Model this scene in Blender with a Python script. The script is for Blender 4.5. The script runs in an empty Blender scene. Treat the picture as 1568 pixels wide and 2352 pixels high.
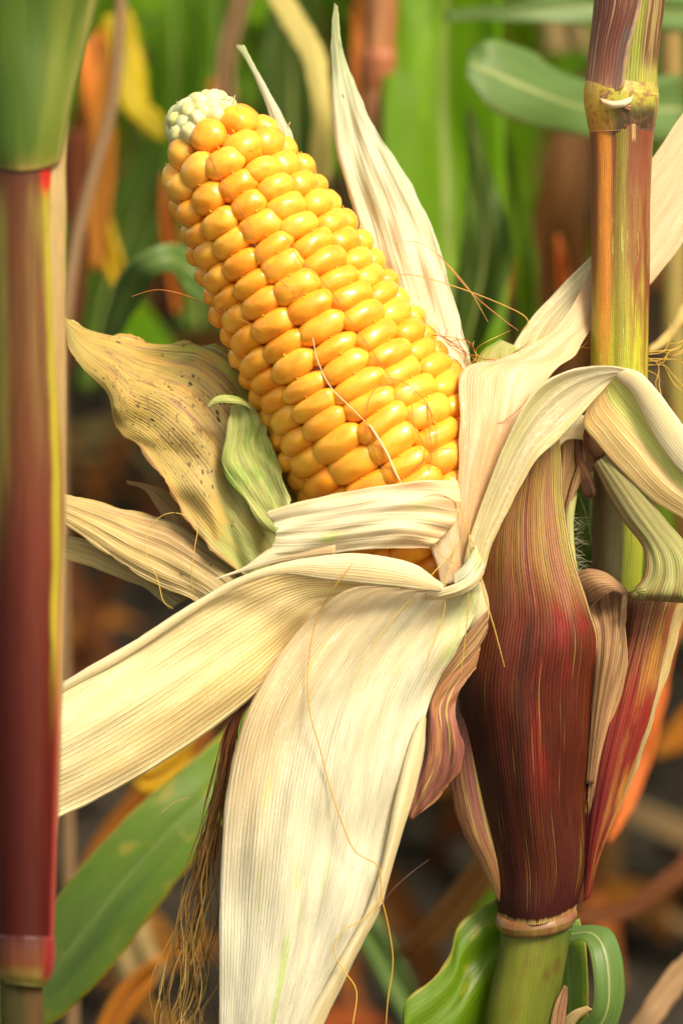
import bpy, math, random
from mathutils import Vector, Matrix, noise
random.seed(11)
sc = bpy.context.scene
COL = sc.collection
PI = math.pi

# ------------------------------------------------------------------ camera, sky, sun
D0 = 0.90                 # metres from the lens to the ear
U = 0.18 / 1568           # metres covered by one drawing unit at the ear
CAM = Vector((0, 0, 1.08))
PITCH = math.radians(14)
FWD = Vector((0, math.cos(PITCH), -math.sin(PITCH)))
UP = Vector((0, math.sin(PITCH), math.cos(PITCH)))
RT = Vector((1, 0, 0))

cam_d = bpy.data.cameras.new('camera')
cam = bpy.data.objects.new('camera', cam_d)
COL.objects.link(cam)
cam.location = CAM
cam.rotation_euler = (PI / 2 - PITCH, 0, 0)
cam_d.sensor_fit = 'VERTICAL'
cam_d.sensor_height = 36
cam_d.sensor_width = 24
cam_d.lens = 36 * D0 / (2352 * U)
cam_d.clip_start = 0.02
cam_d.clip_end = 500
cam_d.dof.use_dof = True
cam_d.dof.focus_distance = D0 - 130 * U
cam_d.dof.aperture_fstop = 12
sc.camera = cam

SUN_DIR = Vector((0.50, -0.50, 1.0)).normalized()     # towards the sun
sun_d = bpy.data.lights.new('sun', 'SUN')
sun_d.energy = 2.5
sun_d.angle = math.radians(20)
sun_d.color = (1.0, 0.92, 0.76)
sun = bpy.data.objects.new('sun', sun_d)
COL.objects.link(sun)
sun.rotation_euler = SUN_DIR.to_track_quat('Z', 'Y').to_euler()
sun.location = (0, 0, 5)

world = bpy.data.worlds.new('World')
sc.world = world
world.use_nodes = True
wn = world.node_tree
bg = wn.nodes['Background']
sky = wn.nodes.new('ShaderNodeTexSky')
sky.sky_type = 'NISHITA'
sky.sun_disc = False
sky.sun_elevation = math.asin(SUN_DIR.z)
sky.sun_rotation = math.atan2(SUN_DIR.x, SUN_DIR.y)
sky.dust_density = 3.0
sky.air_density = 1.0
warm = wn.nodes.new('ShaderNodeMix')          # late-summer haze: the whole sky is paler and warmer than clean air
warm.data_type = 'RGBA'; warm.blend_type = 'MULTIPLY'
warm.inputs[0].default_value = 1.0
warm.inputs[7].default_value = (1.16, 1.0, 0.66, 1)
wn.links.new(sky.outputs[0], warm.inputs[6])
wn.links.new(warm.outputs[2], bg.inputs[0])
bg.inputs[1].default_value = 0.15

sc.view_settings.view_transform = 'Standard'
sc.view_settings.look = 'None'
sc.view_settings.exposure = 0.86
sc.view_settings.gamma = 1
sc.view_settings.use_curve_mapping = False
sc.render.engine = 'CYCLES'
sc.cycles.use_denoising = True
sc.cycles.max_bounces = 8
sc.cycles.transmission_bounces = 6
sc.cycles.diffuse_bounces = 5
sc.cycles.sample_clamp_indirect = 6


# ------------------------------------------------------------------ helpers
def W(x, y, z):
    """drawing units (x right, y down, z towards the viewer, all at the ear's scale) -> world"""
    d = D0 - z * U
    k = U * d / D0
    return CAM + FWD * d + RT * ((x - 784) * k) - UP * ((y - 1176) * k)


def Z(dist):
    return (D0 - dist) / U


def tag(o, label=None, cat=None, group=None, kind=None):
    if label: o['label'] = label
    if cat: o['category'] = cat
    if group: o['group'] = group
    if kind: o['kind'] = kind
    return o


def empty(name, loc, label, cat, group=None):
    o = bpy.data.objects.new(name, None)
    COL.objects.link(o)
    o.location = loc
    o.empty_display_size = 0.01
    return tag(o, label, cat, group)


def mesh_obj(name, verts, faces, mat, parent=None, uvs=None, label=None, smooth=True, solid=0, offset=0):
    """verts in world space; parent has no rotation"""
    base = parent.location if parent is not None and parent.parent is None else Vector((0, 0, 0))
    if parent is not None and parent.parent is not None:
        base = parent.parent.location + parent.location
    me = bpy.data.meshes.new(name)
    me.from_pydata([tuple(Vector(v) - base) for v in verts], [], faces)
    if uvs:
        for nm, data in uvs.items():
            lay = me.uv_layers.new(name=nm)
            flat = []
            for p in me.polygons:
                for vi in p.vertices:
                    flat.extend(data[vi])
            lay.data.foreach_set('uv', flat)
    if smooth:
        me.polygons.foreach_set('use_smooth', [True] * len(me.polygons))
    me.materials.append(mat)
    o = bpy.data.objects.new(name, me)
    COL.objects.link(o)
    o.parent = parent
    if label: o['label'] = label
    if solid:
        m = o.modifiers.new('solid', 'SOLIDIFY')
        m.thickness = solid
        m.offset = offset
    return o


def cr(p0, p1, p2, p3, t):
    return 0.5 * ((2 * p1) + (p2 - p0) * t + (2 * p0 - 5 * p1 + 4 * p2 - p3) * t * t + (3 * p1 - p0 - 3 * p2 + p3) * t ** 3)


def spline(pts, n):
    """n+1 samples along a Catmull-Rom curve"""
    pts = [Vector(p) for p in pts]
    if len(pts) == 2:
        return [pts[0].lerp(pts[1], i / n) for i in range(n + 1)]
    ext = [pts[0] * 2 - pts[1]] + pts + [pts[-1] * 2 - pts[-2]]
    m = len(pts) - 1
    out = []
    for i in range(n + 1):
        s = min(i / n * m, m - 1e-6)
        k = int(s)
        out.append(cr(ext[k], ext[k + 1], ext[k + 2], ext[k + 3], s - k))
    return out


def expand(row, K):
    """row = (L, R, bulge) or a list of control points -> K control points"""
    if isinstance(row, tuple):
        L, R = Vector(row[0]), Vector(row[1])
        b = row[2] if len(row) > 2 else 0
        out = []
        for i in range(K):
            u = i / (K - 1)
            p = L.lerp(R, u)
            p.z += b * (1 - (2 * u - 1) ** 2)
            out.append(p)
        return out
    return [Vector(p) for p in spline(row, K - 1)]


def sheet(name, rows, mat, parent, n=90, m=26, K=5, rough=1.5, wave=0.0, wf=3.0, ridge=0.0, rf=9.0, seed=0,
          label=None, thick=0.00022, jag=0.0, jagf=9, width=None, zadd=0.0, mid=0.0):
    """a leaf skin through rows of control points; rows run from base to tip, each from left to right"""
    grid = [expand(r, K) for r in rows]
    cols = [spline([g[k] for g in grid], n) for k in range(K)]
    P = []
    for i in range(n + 1):
        ctr = [cols[k][i] for k in range(K)]
        P.append(spline(ctr, m))
    wl = [(P[i][m] - P[i][0]).length for i in range(n + 1)]
    wmax = (width or max(wl)) * U * 1000
    verts, uvmm, uvn = [], [], []
    v = 0
    for i in range(n + 1):
        if i: v += (P[i][m // 2] - P[i - 1][m // 2]).length * U * 1000
        t = i / n
        for j in range(m + 1):
            u = j / m
            p = P[i][j].copy()
            wloc = wl[i] / max(wl)
            if rough:
                for e, uu in ((0, 0), (m, 1)):
                    if j == e:
                        p.x += rough * (noise.noise(Vector((v * .16, uu * 7 + seed, 1.3))) * 1.3 + .22 * noise.noise(Vector((v * 0.9, uu * 7 + seed, 1.3))))
                        p.y += rough * (noise.noise(Vector((v * .16, uu * 7 + seed, 5.3))) * 1.3 + .22 * noise.noise(Vector((v * 0.9, uu * 7 + seed, 5.3))))
            if wave:
                p.z += wave * noise.noise(Vector((u * wf * wloc + seed * 3.1, v * 0.035 * wf / 3, seed * 1.7))) * min(1, wloc * 2)
            if ridge:
                p.z += ridge * wloc * math.sin(u * rf * 2 * PI + 1.2 * noise.noise(Vector((seed, v * .03, 2))))
            if mid:
                p.z -= mid * math.exp(-((u - .5) / .06) ** 2)
            if jag and t > 0.8:
                q = (t - 0.8) / 0.2
                d = jag * (noise.noise(Vector((u * jagf, seed, 0))) + 0.5 * noise.noise(Vector((u * jagf * 3, seed, 4))))
                dirv = (P[n][j] - P[n - 3][j]).normalized()
                p += dirv * d * q
            p.z += zadd
            verts.append(W(*p))
            uvmm.append(((u - 0.5) * wmax + seed * 17.3, v + seed * 31.7))
            uvn.append((u, t))
    faces = []
    for i in range(n):
        for j in range(m):
            a = i * (m + 1) + j
            faces.append((a, a + 1, a + m + 2, a + m + 1))
    return mesh_obj(name, verts, faces, mat, parent, {'mm': uvmm, 'nrm': uvn}, label, solid=thick)


def tube(name, pts, mat, parent, n=40, seg=28, prof=None, label=None, cap=True, lump=0.0, seed=0, world_space=False, unit=None):
    """pts = (x, y, z, radius); prof(theta, t) multiplies the radius; theta 0 faces the viewer"""
    sp = spline([Vector((p[0], p[1], p[2])) for p in pts], n)
    rr = spline([Vector((p[3], 0, 0)) for p in pts], n)
    verts, uvmm, uvn = [], [], []
    v = 0
    k = 1000 if world_space else U * 1000
    rmax = max(r.x for r in rr)
    for i in range(n + 1):
        a = sp[max(0, i - 1)]
        b = sp[min(n, i + 1)]
        t = (b - a).normalized()
        if i: v += (sp[i] - sp[i - 1]).length * k
        if world_space:
            ref = Vector((0, -1, 0)) if abs(t.y) < .9 else Vector((1, 0, 0))
        else:
            ref = Vector((0, 0, 1)) if abs(t.z) < .9 else Vector((0, 1, 0))
        side = t.cross(ref).normalized()
        if side.x < 0: side = -side
        fw = side.cross(t).normalized()
        if fw.dot(ref) < 0: fw = -fw
        for j in range(seg + 1):
            th = -PI + 2 * PI * j / seg
            r = rr[i].x * (prof(th, i / n) if prof else 1)
            if lump: r *= 1 + lump * noise.noise(Vector((math.cos(th) * 1.3, math.sin(th) * 1.3 + seed, v * .06)))
            p = sp[i] + side * math.sin(th) * r + fw * math.cos(th) * r
            verts.append(p if world_space else W(*p))
            uvmm.append((th * rmax * k + seed * 9.1, v + seed * 5.7))
            uvn.append((j / seg, i / n))
    faces = []
    for i in range(n):
        for j in range(seg):
            a = i * (seg + 1) + j
            faces.append((a, a + 1, a + seg + 2, a + seg + 1))
    if cap:
        for i in (0, n):
            c = len(verts)
            verts.append(sp[i] if world_space else W(*sp[i]))
            uvmm.append((0, 0)); uvn.append((.5, i / n))
            for j in range(seg):
                a = i * (seg + 1) + j
                faces.append((a, a + 1, c))
    return mesh_obj(name, verts, faces, mat, parent, {'mm': uvmm, 'nrm': uvn}, label)


# ------------------------------------------------------------------ materials
class NT:
    def __init__(s, name):
        s.mat = bpy.data.materials.new(name)
        s.mat.use_nodes = True
        s.t = s.mat.node_tree
        s.t.nodes.clear()
        s.out = s.t.nodes.new('ShaderNodeOutputMaterial')

    def put(s, sock, v):
        if v is None: return
        if isinstance(v, bpy.types.NodeSocket): s.t.links.new(v, sock)
        elif isinstance(v, (tuple, list)) and len(v) == 3 and sock.type == 'RGBA': sock.default_value = (*v, 1)
        else: sock.default_value = v

    def m(s, op, a, b=None, c=None, clamp=False):
        n = s.t.nodes.new('ShaderNodeMath'); n.operation = op; n.use_clamp = clamp
        for i, x in enumerate((a, b, c)):
            if x is not None: s.put(n.inputs[i], x)
        return n.outputs[0]

    def mix(s, f, a, b, mode='MIX'):
        n = s.t.nodes.new('ShaderNodeMix'); n.data_type = 'RGBA'; n.blend_type = mode
        s.put(n.inputs[0], f); s.put(n.inputs[6], a); s.put(n.inputs[7], b)
        return n.outputs[2]

    def rng(s, v, lo, hi, a=0.0, b=1.0, smooth=True):
        n = s.t.nodes.new('ShaderNodeMapRange')
        if smooth: n.interpolation_type = 'SMOOTHSTEP'
        s.put(n.inputs[0], v)
        n.inputs[1].default_value = lo; n.inputs[2].default_value = hi
        n.inputs[3].default_value = a; n.inputs[4].default_value = b
        return n.outputs[0]

    def uv(s, nm):
        n = s.t.nodes.new('ShaderNodeUVMap'); n.uv_map = nm
        x = s.t.nodes.new('ShaderNodeSeparateXYZ'); s.t.links.new(n.outputs[0], x.inputs[0])
        return x.outputs[0], x.outputs[1]

    def xyz(s, x, y=0.0, z=0.0):
        n = s.t.nodes.new('ShaderNodeCombineXYZ')
        s.put(n.inputs[0], x); s.put(n.inputs[1], y); s.put(n.inputs[2], z)
        return n.outputs[0]

    def noise(s, vec, scale=1.0, detail=3.0, rough=.5):
        n = s.t.nodes.new('ShaderNodeTexNoise')
        s.put(n.inputs['Vector'], vec)
        n.inputs['Scale'].default_value = scale; n.inputs['Detail'].default_value = detail
        n.inputs['Roughness'].default_value = rough
        return n.outputs[0]

    def voro(s, vec, scale, feature='F1'):
        n = s.t.nodes.new('ShaderNodeTexVoronoi'); n.feature = feature
        s.put(n.inputs['Vector'], vec); n.inputs['Scale'].default_value = scale
        return n.outputs['Distance']

    def ramp(s, f, stops):
        n = s.t.nodes.new('ShaderNodeValToRGB'); s.put(n.inputs[0], f)
        e = n.color_ramp.elements
        while len(e) < len(stops): e.new(0.5)
        for i, (p, c) in enumerate(stops):
            e[i].position = p; e[i].color = (*c, 1)
        return n.outputs[0]

    def bump(s, h, dist, strength=1.0):
        n = s.t.nodes.new('ShaderNodeBump')
        n.inputs['Strength'].default_value = strength; n.inputs['Distance'].default_value = dist
        s.t.links.new(h, n.inputs['Height'])
        return n.outputs[0]

    def bsdf(s, color, rough=.5, spec=.5, normal=None, sss=0, sss_r=None, coat=0, coat_r=.1, sheen=0):
        n = s.t.nodes.new('ShaderNodeBsdfPrincipled')
        s.put(n.inputs['Base Color'], color)
        s.put(n.inputs['Roughness'], rough)
        s.put(n.inputs['Specular IOR Level'], spec)
        if normal is not None: s.t.links.new(normal, n.inputs['Normal'])
        if sss:
            n.inputs['Subsurface Weight'].default_value = sss
            n.inputs['Subsurface Radius'].default_value = sss_r
            n.inputs['Subsurface Scale'].default_value = 1.0
        if coat:
            n.inputs['Coat Weight'].default_value = coat; n.inputs['Coat Roughness'].default_value = coat_r
        if sheen: n.inputs['Sheen Weight'].default_value = sheen
        return n.outputs[0]

    def finish(s, color, transl, tcol=None, **kw):
        b = s.bsdf(color, **kw)
        if transl:
            t = s.t.nodes.new('ShaderNodeBsdfTranslucent')
            s.put(t.inputs[0], tcol if tcol is not None else color)
            mx = s.t.nodes.new('ShaderNodeMixShader'); mx.inputs[0].default_value = transl
            s.t.links.new(b, mx.inputs[1]); s.t.links.new(t.outputs[0], mx.inputs[2])
            b = mx.outputs[0]
        s.t.links.new(b, s.out.inputs[0])
        return s.mat


def fibre(name, base, layers=(), spacing=1.0, line=((.9, .85, .7), .5), lw=.35, fib=.35, transl=.3, rough=.5, bump=.00012,
          net=0.0, spec=.4, tint=None, linehi=1.0, cell=0.0, randcol=0.0, dv=.14, wobble=1.2):
    """veined plant skin: base colour, masked colour layers, parallel veins and fibres along the leaf"""
    q = NT(name)
    um, vm = q.uv('mm')
    un, vn = q.uv('nrm')
    wob = q.noise(q.xyz(q.m('MULTIPLY', um, .12), q.m('MULTIPLY', vm, .03)), 1, 2)
    ph = q.m('ADD', q.m('DIVIDE', um, spacing), q.m('MULTIPLY', wob, wobble))
    tri = q.m('PINGPONG', ph, .5)
    ln = q.rng(tri, .5 - lw * .5, .5)
    wn_ = q.t.nodes.new('ShaderNodeTexWhiteNoise'); wn_.noise_dimensions = '1D'
    q.t.links.new(q.m('ROUND', q.m('ADD', ph, .5)), wn_.inputs['W'])
    amp = q.rng(wn_.outputs[0], 0, 1, .55, 1.0, False)
    brk = q.rng(q.noise(q.xyz(q.m('MULTIPLY', um, .6), q.m('MULTIPLY', vm, .12)), 1, 2), .3, .7, .45, 1.0)
    ln = q.m('MULTIPLY', q.m('MULTIPLY', ln, amp), brk)
    f1 = q.noise(q.xyz(q.m('MULTIPLY', um, 3.2), q.m('MULTIPLY', vm, .10)), 1, 4, .6)
    f2 = q.noise(q.xyz(q.m('MULTIPLY', um, .35), q.m('MULTIPLY', vm, .05)), 1, 3)
    f3 = q.noise(q.xyz(um, q.m('MULTIPLY', vm, .9), 4.0), 2.2, 3, .6)
    dist = q.m('MULTIPLY', q.m('SUBTRACT', q.noise(q.xyz(q.m('MULTIPLY', um, .5), q.m('MULTIPLY', vm, .03), 7.0), 1, 3), .5), dv)
    vd = q.m('ADD', vn, dist)
    col = base
    if isinstance(base, list): col = q.ramp(vd, base)
    for L in layers:
        mask = None
        def mul(a, b): return b if a is None else q.m('MULTIPLY', a, b)
        if 'v' in L:
            a, b, c, d = L['v']
            if b > a: mask = mul(mask, q.rng(vd, a, b))
            if d > c: mask = mul(mask, q.rng(vd, c, d, 1, 0))
        if 'u' in L:
            a, b, c, d = L['u']
            uu = un
            if L.get('wob'): uu = q.m('ADD', un, q.m('MULTIPLY', q.m('SUBTRACT', q.noise(q.xyz(0, q.m('MULTIPLY', vm, .08), 2.0), 1, 2), .5), L['wob']))
            if b > a: mask = mul(mask, q.rng(uu, a, b))
            if d > c: mask = mul(mask, q.rng(uu, c, d, 1, 0))
        if 'n' in L:
            scl, st, lo, hi, sd = L['n']
            nz = q.noise(q.xyz(q.m('MULTIPLY', um, scl), q.m('MULTIPLY', vm, scl * st), sd), 1, 4, .55)
            mask = mul(mask, q.rng(nz, lo, hi))
        if 'spot' in L:
            scl, r, sd = L['spot']
            vz = q.voro(q.xyz(um, q.m('MULTIPLY', vm, .8), sd), scl)
            vz = q.m('ADD', vz, q.m('MULTIPLY', q.noise(q.xyz(um, vm, 9.0), 1.3, 3), .22))
            vz = q.m('ADD', vz, q.rng(q.noise(q.xyz(um, vm, 19.0), .5, 1), .35, .65, -.08, .16, False))
            mask = mul(mask, q.rng(vz, r * .6, r, 1, 0))
        mask = q.m('MULTIPLY', mask, L.get('a', 1.0))
        col = q.mix(mask, col, L['c'])
    col = q.mix(q.m('MULTIPLY', ln, line[1]), col, line[0])
    if net:
        nv = q.t.nodes.new('ShaderNodeTexVoronoi'); nv.feature = 'DISTANCE_TO_EDGE'
        wv = q.m('MULTIPLY', q.m('SUBTRACT', f3, .5), .9)
        q.put(nv.inputs['Vector'], q.xyz(q.m('ADD', um, wv), q.m('ADD', q.m('MULTIPLY', vm, .42), wv))); nv.inputs['Scale'].default_value = .85
        edge = q.rng(nv.outputs[0], 0, .07, 1, 0)
        edge = q.m('MULTIPLY', edge, q.rng(f2, .42, .6))
        col = q.mix(q.m('MULTIPLY', edge, net), col, (.93, .9, .8))
    shade = q.m('ADD', q.rng(f1, .25, .75, 1 - fib, 1 + fib * .5, False), q.rng(f2, .3, .7, -.10, .10, False))
    if cell: shade = q.m('MULTIPLY', shade, q.rng(f3, .3, .7, 1 - cell, 1 + cell * .5, False))
    col = q.mix(1.0, col, q.xyz(shade, shade, shade), 'MULTIPLY')
    if randcol:
        oi = q.t.nodes.new('ShaderNodeObjectInfo')
        hs = q.t.nodes.new('ShaderNodeHueSaturation')
        q.t.links.new(col, hs.inputs['Color'])
        q.put(hs.inputs['Hue'], q.rng(oi.outputs['Random'], 0, 1, .5 - randcol * .5, .5 + randcol * .25, False))
        q.put(hs.inputs['Value'], q.rng(q.m('FRACT', q.m('MULTIPLY', oi.outputs['Random'], 7.3)), 0, 1, .75, 1.3, False))
        col = hs.outputs[0]
    h = q.m('ADD', q.m('MULTIPLY', ln, linehi), q.m('MULTIPLY', f1, .8))
    h = q.m('ADD', h, q.m('MULTIPLY', f3, .25))
    nrm = q.bump(h, bump)
    return q.finish(col, transl, tint, rough=rough, spec=spec, normal=nrm)


CREAM = (.86, .73, .42)
husk = lambda name, **k: fibre(name, **k)
M_husk_front = fibre('husk_cream_front', [(0, (.72, .74, .38)), (.12, (.75, .58, .31)), (.45, (.73, .63, .40)), (.8, (.75, .70, .54)), (1, (.78, .73, .57))],
    layers=[dict(c=(.70, .66, .48), n=(.10, .25, .45, .62, 3.0), a=.8),
            dict(c=(.74, .50, .20), u=(0, 0, .15, .45), v=(.05, .15, .5, .8), a=.6),
            dict(c=(.50, .68, .12), n=(.16, .16, .63, .72, 9.0), a=.55),
            dict(c=(.62, .76, .25), u=(.7, .95, 1, 1), v=(0, 0, .25, .45), a=.55),
            dict(c=(.45, .66, .10), u=(.35, .42, .5, .6), v=(.72, .82, 1, 1), n=(.3, .1, .5, .6, 2.0), a=.7)],
    spacing=1.02, line=((.94, .90, .74), .85), lw=.55, fib=.17, transl=.26, rough=.5, bump=.00019, net=.5)
M_husk_left = fibre('husk_cream_left', [(0, (.76, .56, .23)), (.35, (.78, .61, .28)), (.7, (.82, .69, .39)), (1, (.82, .71, .43))],
    layers=[dict(c=(.80, .52, .16), u=(.45, .75, .9, 1), v=(.1, .3, .6, .85), a=.45),
            dict(c=(.86, .58, .20), n=(.14, .12, .55, .7, 5.0), a=.4),
            dict(c=(.62, .66, .20), n=(.10, .3, .58, .7, 1.0), a=.5)],
    spacing=1.25, line=((.93, .84, .50), .75), lw=.55, fib=.20, transl=.26, rough=.5, bump=.00018, net=.35)
M_husk_rim = fibre('husk_cream_rim', [(0, (.88, .76, .48)), (1, (.84, .76, .50))],
    layers=[dict(c=(.84, .60, .24), u=(.4, .6, .8, 1), a=.4)], spacing=.8, line=((.95, .88, .66), .6), lw=.5, fib=.2, transl=.3, rough=.4, bump=.00010)
M_husk_flap = fibre('husk_torn_flap', [(0, (.82, .58, .30)), (.35, (.82, .72, .50)), (1, (.84, .76, .54))],
    layers=[dict(c=(.50, .72, .12), n=(.16, .4, .62, .7, 4.0), a=.6),
            dict(c=(.88, .60, .30), u=(0, 0, .05, .14), a=.6)],
    spacing=2.1, line=((.95, .91, .60), .8), lw=.4, fib=.16, transl=.3, rough=.5, bump=.00012)
M_husk_right = fibre('husk_peach_right', [(0, (.74, .54, .26)), (.15, (.78, .46, .22)), (.45, (.78, .50, .26)), (1, (.82, .62, .38))],
    layers=[dict(c=(.88, .50, .16), n=(.5, .03, .52, .68, 6.0), a=.45),
            dict(c=(.86, .76, .56), n=(.12, .2, .5, .65, 2.0), a=.5)],
    spacing=.95, line=((.94, .80, .54), .8), lw=.6, fib=.2, transl=.3, rough=.5, bump=.00009, net=.35)
M_husk_arch = fibre('husk_translucent_arch', [(0, (.74, .60, .28)), (.3, (.66, .58, .32)), (.7, (.72, .64, .42)), (1, (.84, .76, .54))],
    layers=[dict(c=(.86, .52, .26), u=(.8, .95, 1, 1), a=.5),
            dict(c=(.72, .76, .30), n=(.15, .1, .5, .66, 8.0), a=.4)],
    spacing=2.4, line=((.95, .93, .68), .9), lw=.36, fib=.18, transl=.4, rough=.45, bump=.00013, net=.8)
M_husk_fall = fibre('husk_falling', [(0, (.84, .56, .20)), (.4, (.87, .66, .28)), (1, (.88, .66, .32))],
    layers=[dict(c=(.62, .74, .16), u=(.35, .45, .65, .78), a=.7), dict(c=(.84, .48, .14), n=(.5, .05, .5, .65, 2.0), u=(0, 0, .3, .5), a=.5),
            dict(c=(.88, .80, .55), u=(.75, .9, 1, 1), a=.7)],
    spacing=1.7, line=((.93, .84, .48), .5), lw=.4, fib=.18, transl=.3, rough=.4, bump=.00012, net=.2)
M_husk_back = fibre('husk_upright_back', [(0, (.84, .80, .58)), (.6, (.82, .82, .64)), (.85, (.64, .72, .38)), (1, (.72, .74, .38))],
    layers=[dict(c=(.54, .62, .40), n=(.22, .10, .46, .62, 3.0), a=.6), dict(c=(.16, .12, .06), spot=(.12, .20, 2.0), a=.8)],
    spacing=1.9, line=((.92, .86, .58), .6), lw=.5, fib=.2, transl=.35, rough=.5, bump=.00025)
M_husk_spot = fibre('husk_spotted_left', [(0, (.42, .40, .10)), (.25, (.54, .40, .14)), (.55, (.54, .39, .09)), (.8, (.60, .43, .10)), (1, (.74, .62, .22))],
    layers=[dict(c=(.50, .62, .12), u=(0, 0, .08, .22), v=(.1, .2, .4, .6), a=.85),
            dict(c=(.50, .60, .18), v=(0, 0, .12, .3), u=(.3, .5, 1, 1), a=.6),
            dict(c=(.36, .15, .13), n=(1.0, .03, .50, .62, 1.0), v=(.05, .15, .7, .9), u=(0, .02, .5, .8), a=.7),
            dict(c=(.78, .46, .10), n=(.22, .25, .5, .62, 6.0), a=.55),
            dict(c=(.28, .13, .04), n=(.30, .5, .54, .68, 4.0), v=(.2, .35, .75, .85), u=(.2, .35, .7, .9), a=.75),
            dict(c=(.05, .03, .02), n=(.10, .8, .50, .58, 12.0), spot=(.5, .44, 3.0), v=(.1, .2, .75, .85), a=.95),
            dict(c=(.12, .06, .03), n=(.9, .8, .60, .64, 33.0), v=(.25, .35, .7, .8), u=(.2, .4, .8, .95), a=.9),
            dict(c=(.66, .32, .14), u=(.95, .985, 1, 1), a=.6)],
    spacing=1.3, line=((.84, .74, .42), .4), lw=.45, fib=.25, transl=.25, rough=.6, bump=.0002)
M_husk_tan = fibre('husk_tan_low', [(0, (.46, .36, .16)), (.35, (.50, .36, .14)), (.7, (.62, .44, .16)), (1, (.66, .42, .16))],
    layers=[dict(c=(.40, .24, .10), u=(0, .1, .35, .55), v=(.15, .3, .6, .8), n=(.3, .15, .35, .6, 3.), a=.8),
            dict(c=(.10, .06, .03), spot=(.12, .20, 7.0), a=.9)],
    spacing=1.6, line=((.84, .78, .56), .7), lw=.45, fib=.25, transl=.2, rough=.6, bump=.00024)
M_husk_brown = fibre('husk_brown_dry', [(0, (.42, .24, .10)), (1, (.50, .28, .10))],
    layers=[dict(c=(.20, .09, .05), n=(.4, .1, .5, .66, 3.), a=.7)], spacing=1.1, line=((.60, .42, .22), .5), fib=.3, transl=.15, rough=.65, bump=.0002)
M_husk_green = fibre('husk_green_flap', [(0, (.60, .58, .20)), (.6, (.50, .54, .14)), (1, (.62, .64, .26))],
    layers=[dict(c=(.26, .42, .05), n=(.35, .3, .48, .62, 3.), a=.75), dict(c=(.75, .68, .36), n=(.3, .2, .55, .68, 9.), a=.6)],
    spacing=1.2, line=((.72, .68, .40), .4), fib=.25, transl=.3, rough=.5, bump=.00018)
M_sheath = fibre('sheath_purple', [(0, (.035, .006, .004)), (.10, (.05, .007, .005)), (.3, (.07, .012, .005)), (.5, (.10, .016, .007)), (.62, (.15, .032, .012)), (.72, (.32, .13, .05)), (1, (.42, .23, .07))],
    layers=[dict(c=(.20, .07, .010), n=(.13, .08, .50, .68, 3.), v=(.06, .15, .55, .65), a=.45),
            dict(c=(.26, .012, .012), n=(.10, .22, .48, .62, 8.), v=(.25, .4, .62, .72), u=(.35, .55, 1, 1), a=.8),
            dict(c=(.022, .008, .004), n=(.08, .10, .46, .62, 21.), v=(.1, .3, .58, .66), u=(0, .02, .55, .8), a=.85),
            dict(c=(.46, .40, .08), n=(1.2, .012, .50, .64, 5.), v=(.62, .74, 1, 1), a=.55),
            dict(c=(.46, .42, .12), u=(.55, .8, 1, 1), v=(.60, .74, 1, 1), a=.5),
            dict(c=(.36, .10, .09), n=(.14, .10, .48, .62, 7.), v=(.6, .7, 1, 1), a=.6),
            dict(c=(.42, .36, .07), n=(1.4, .015, .62, .70, 15.), v=(.05, .1, .7, .8), a=.35),
            dict(c=(.55, .36, .12), v=(0, 0, .01, .03), a=.8),
            dict(c=(.06, .012, .02), u=(.494, .5, .508, .514), v=(.52, .6, .95, 1), wob=.02, a=.85),
            dict(c=(.62, .44, .20), u=(.982, .988, 1, 1), v=(.35, .4, 1, 1), a=.9)],
    spacing=.92, line=((.10, .016, .014), .85), lw=.5, fib=.28, transl=.04, rough=.45, bump=.00030, spec=.2, linehi=-1.2, cell=.15, dv=.05, wobble=.4)
M_sheath_red = fibre('sheath_red', [(0, (.20, .015, .012)), (.25, (.16, .010, .010)), (.5, (.26, .025, .015)), (.8, (.26, .075, .035)), (1, (.32, .17, .08))],
    layers=[dict(c=(.50, .24, .04), u=(.5, .8, 1, 1), n=(.15, .2, .42, .6, 3.), a=.8),
            dict(c=(.42, .34, .10), n=(.8, .02, .50, .62, 5.), v=(.5, .65, 1, 1), a=.7),
            dict(c=(.08, .012, .012), u=(0, 0, .1, .4), a=.6)],
    spacing=1.0, line=((.20, .03, .02), .5), lw=.4, fib=.3, transl=.06, rough=.42, bump=.00026, linehi=-1)
M_strap = fibre('sheath_folded_green', [(0, (.22, .22, .06)), (.35, (.26, .26, .08)), (.6, (.34, .34, .10)), (1, (.30, .20, .08))],
    layers=[dict(c=(.34, .14, .10), n=(.8, .03, .5, .64, 5.), a=.6), dict(c=(.24, .06, .04), u=(0, 0, .04, .16), a=.6),
            dict(c=(.46, .48, .18), n=(.5, .03, .5, .62, 9.), v=(.45, .6, 1, 1), a=.7)],
    spacing=.95, line=((.26, .12, .06), .6), lw=.4, fib=.25, transl=.06, rough=.45, bump=.00026, linehi=-1)
M_dry = fibre('dry_leaf_brown', [(0, (.36, .20, .10)), (.5, (.44, .25, .11)), (1, (.34, .17, .08))],
    layers=[dict(c=(.62, .42, .18), n=(.5, .03, .56, .66, 3.), a=.7), dict(c=(.20, .07, .04), n=(.3, .08, .52, .66, 8.), a=.6)],
    spacing=1.2, line=((.22, .10, .05), .5), fib=.35, transl=.12, rough=.6, bump=.0003, linehi=-1)
M_dry_purple = fibre('dry_leaf_purple', [(0, (.46, .22, .08)), (.5, (.30, .10, .08)), (1, (.22, .07, .06))],
    layers=[dict(c=(.62, .48, .14), n=(.9, .02, .56, .62, 3.), a=.85), dict(c=(.50, .22, .07), n=(.3, .2, .5, .62, 5.), a=.6)],
    spacing=1.3, line=((.56, .36, .12), .5), fib=.3, transl=.1, rough=.5, bump=.0002)
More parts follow.
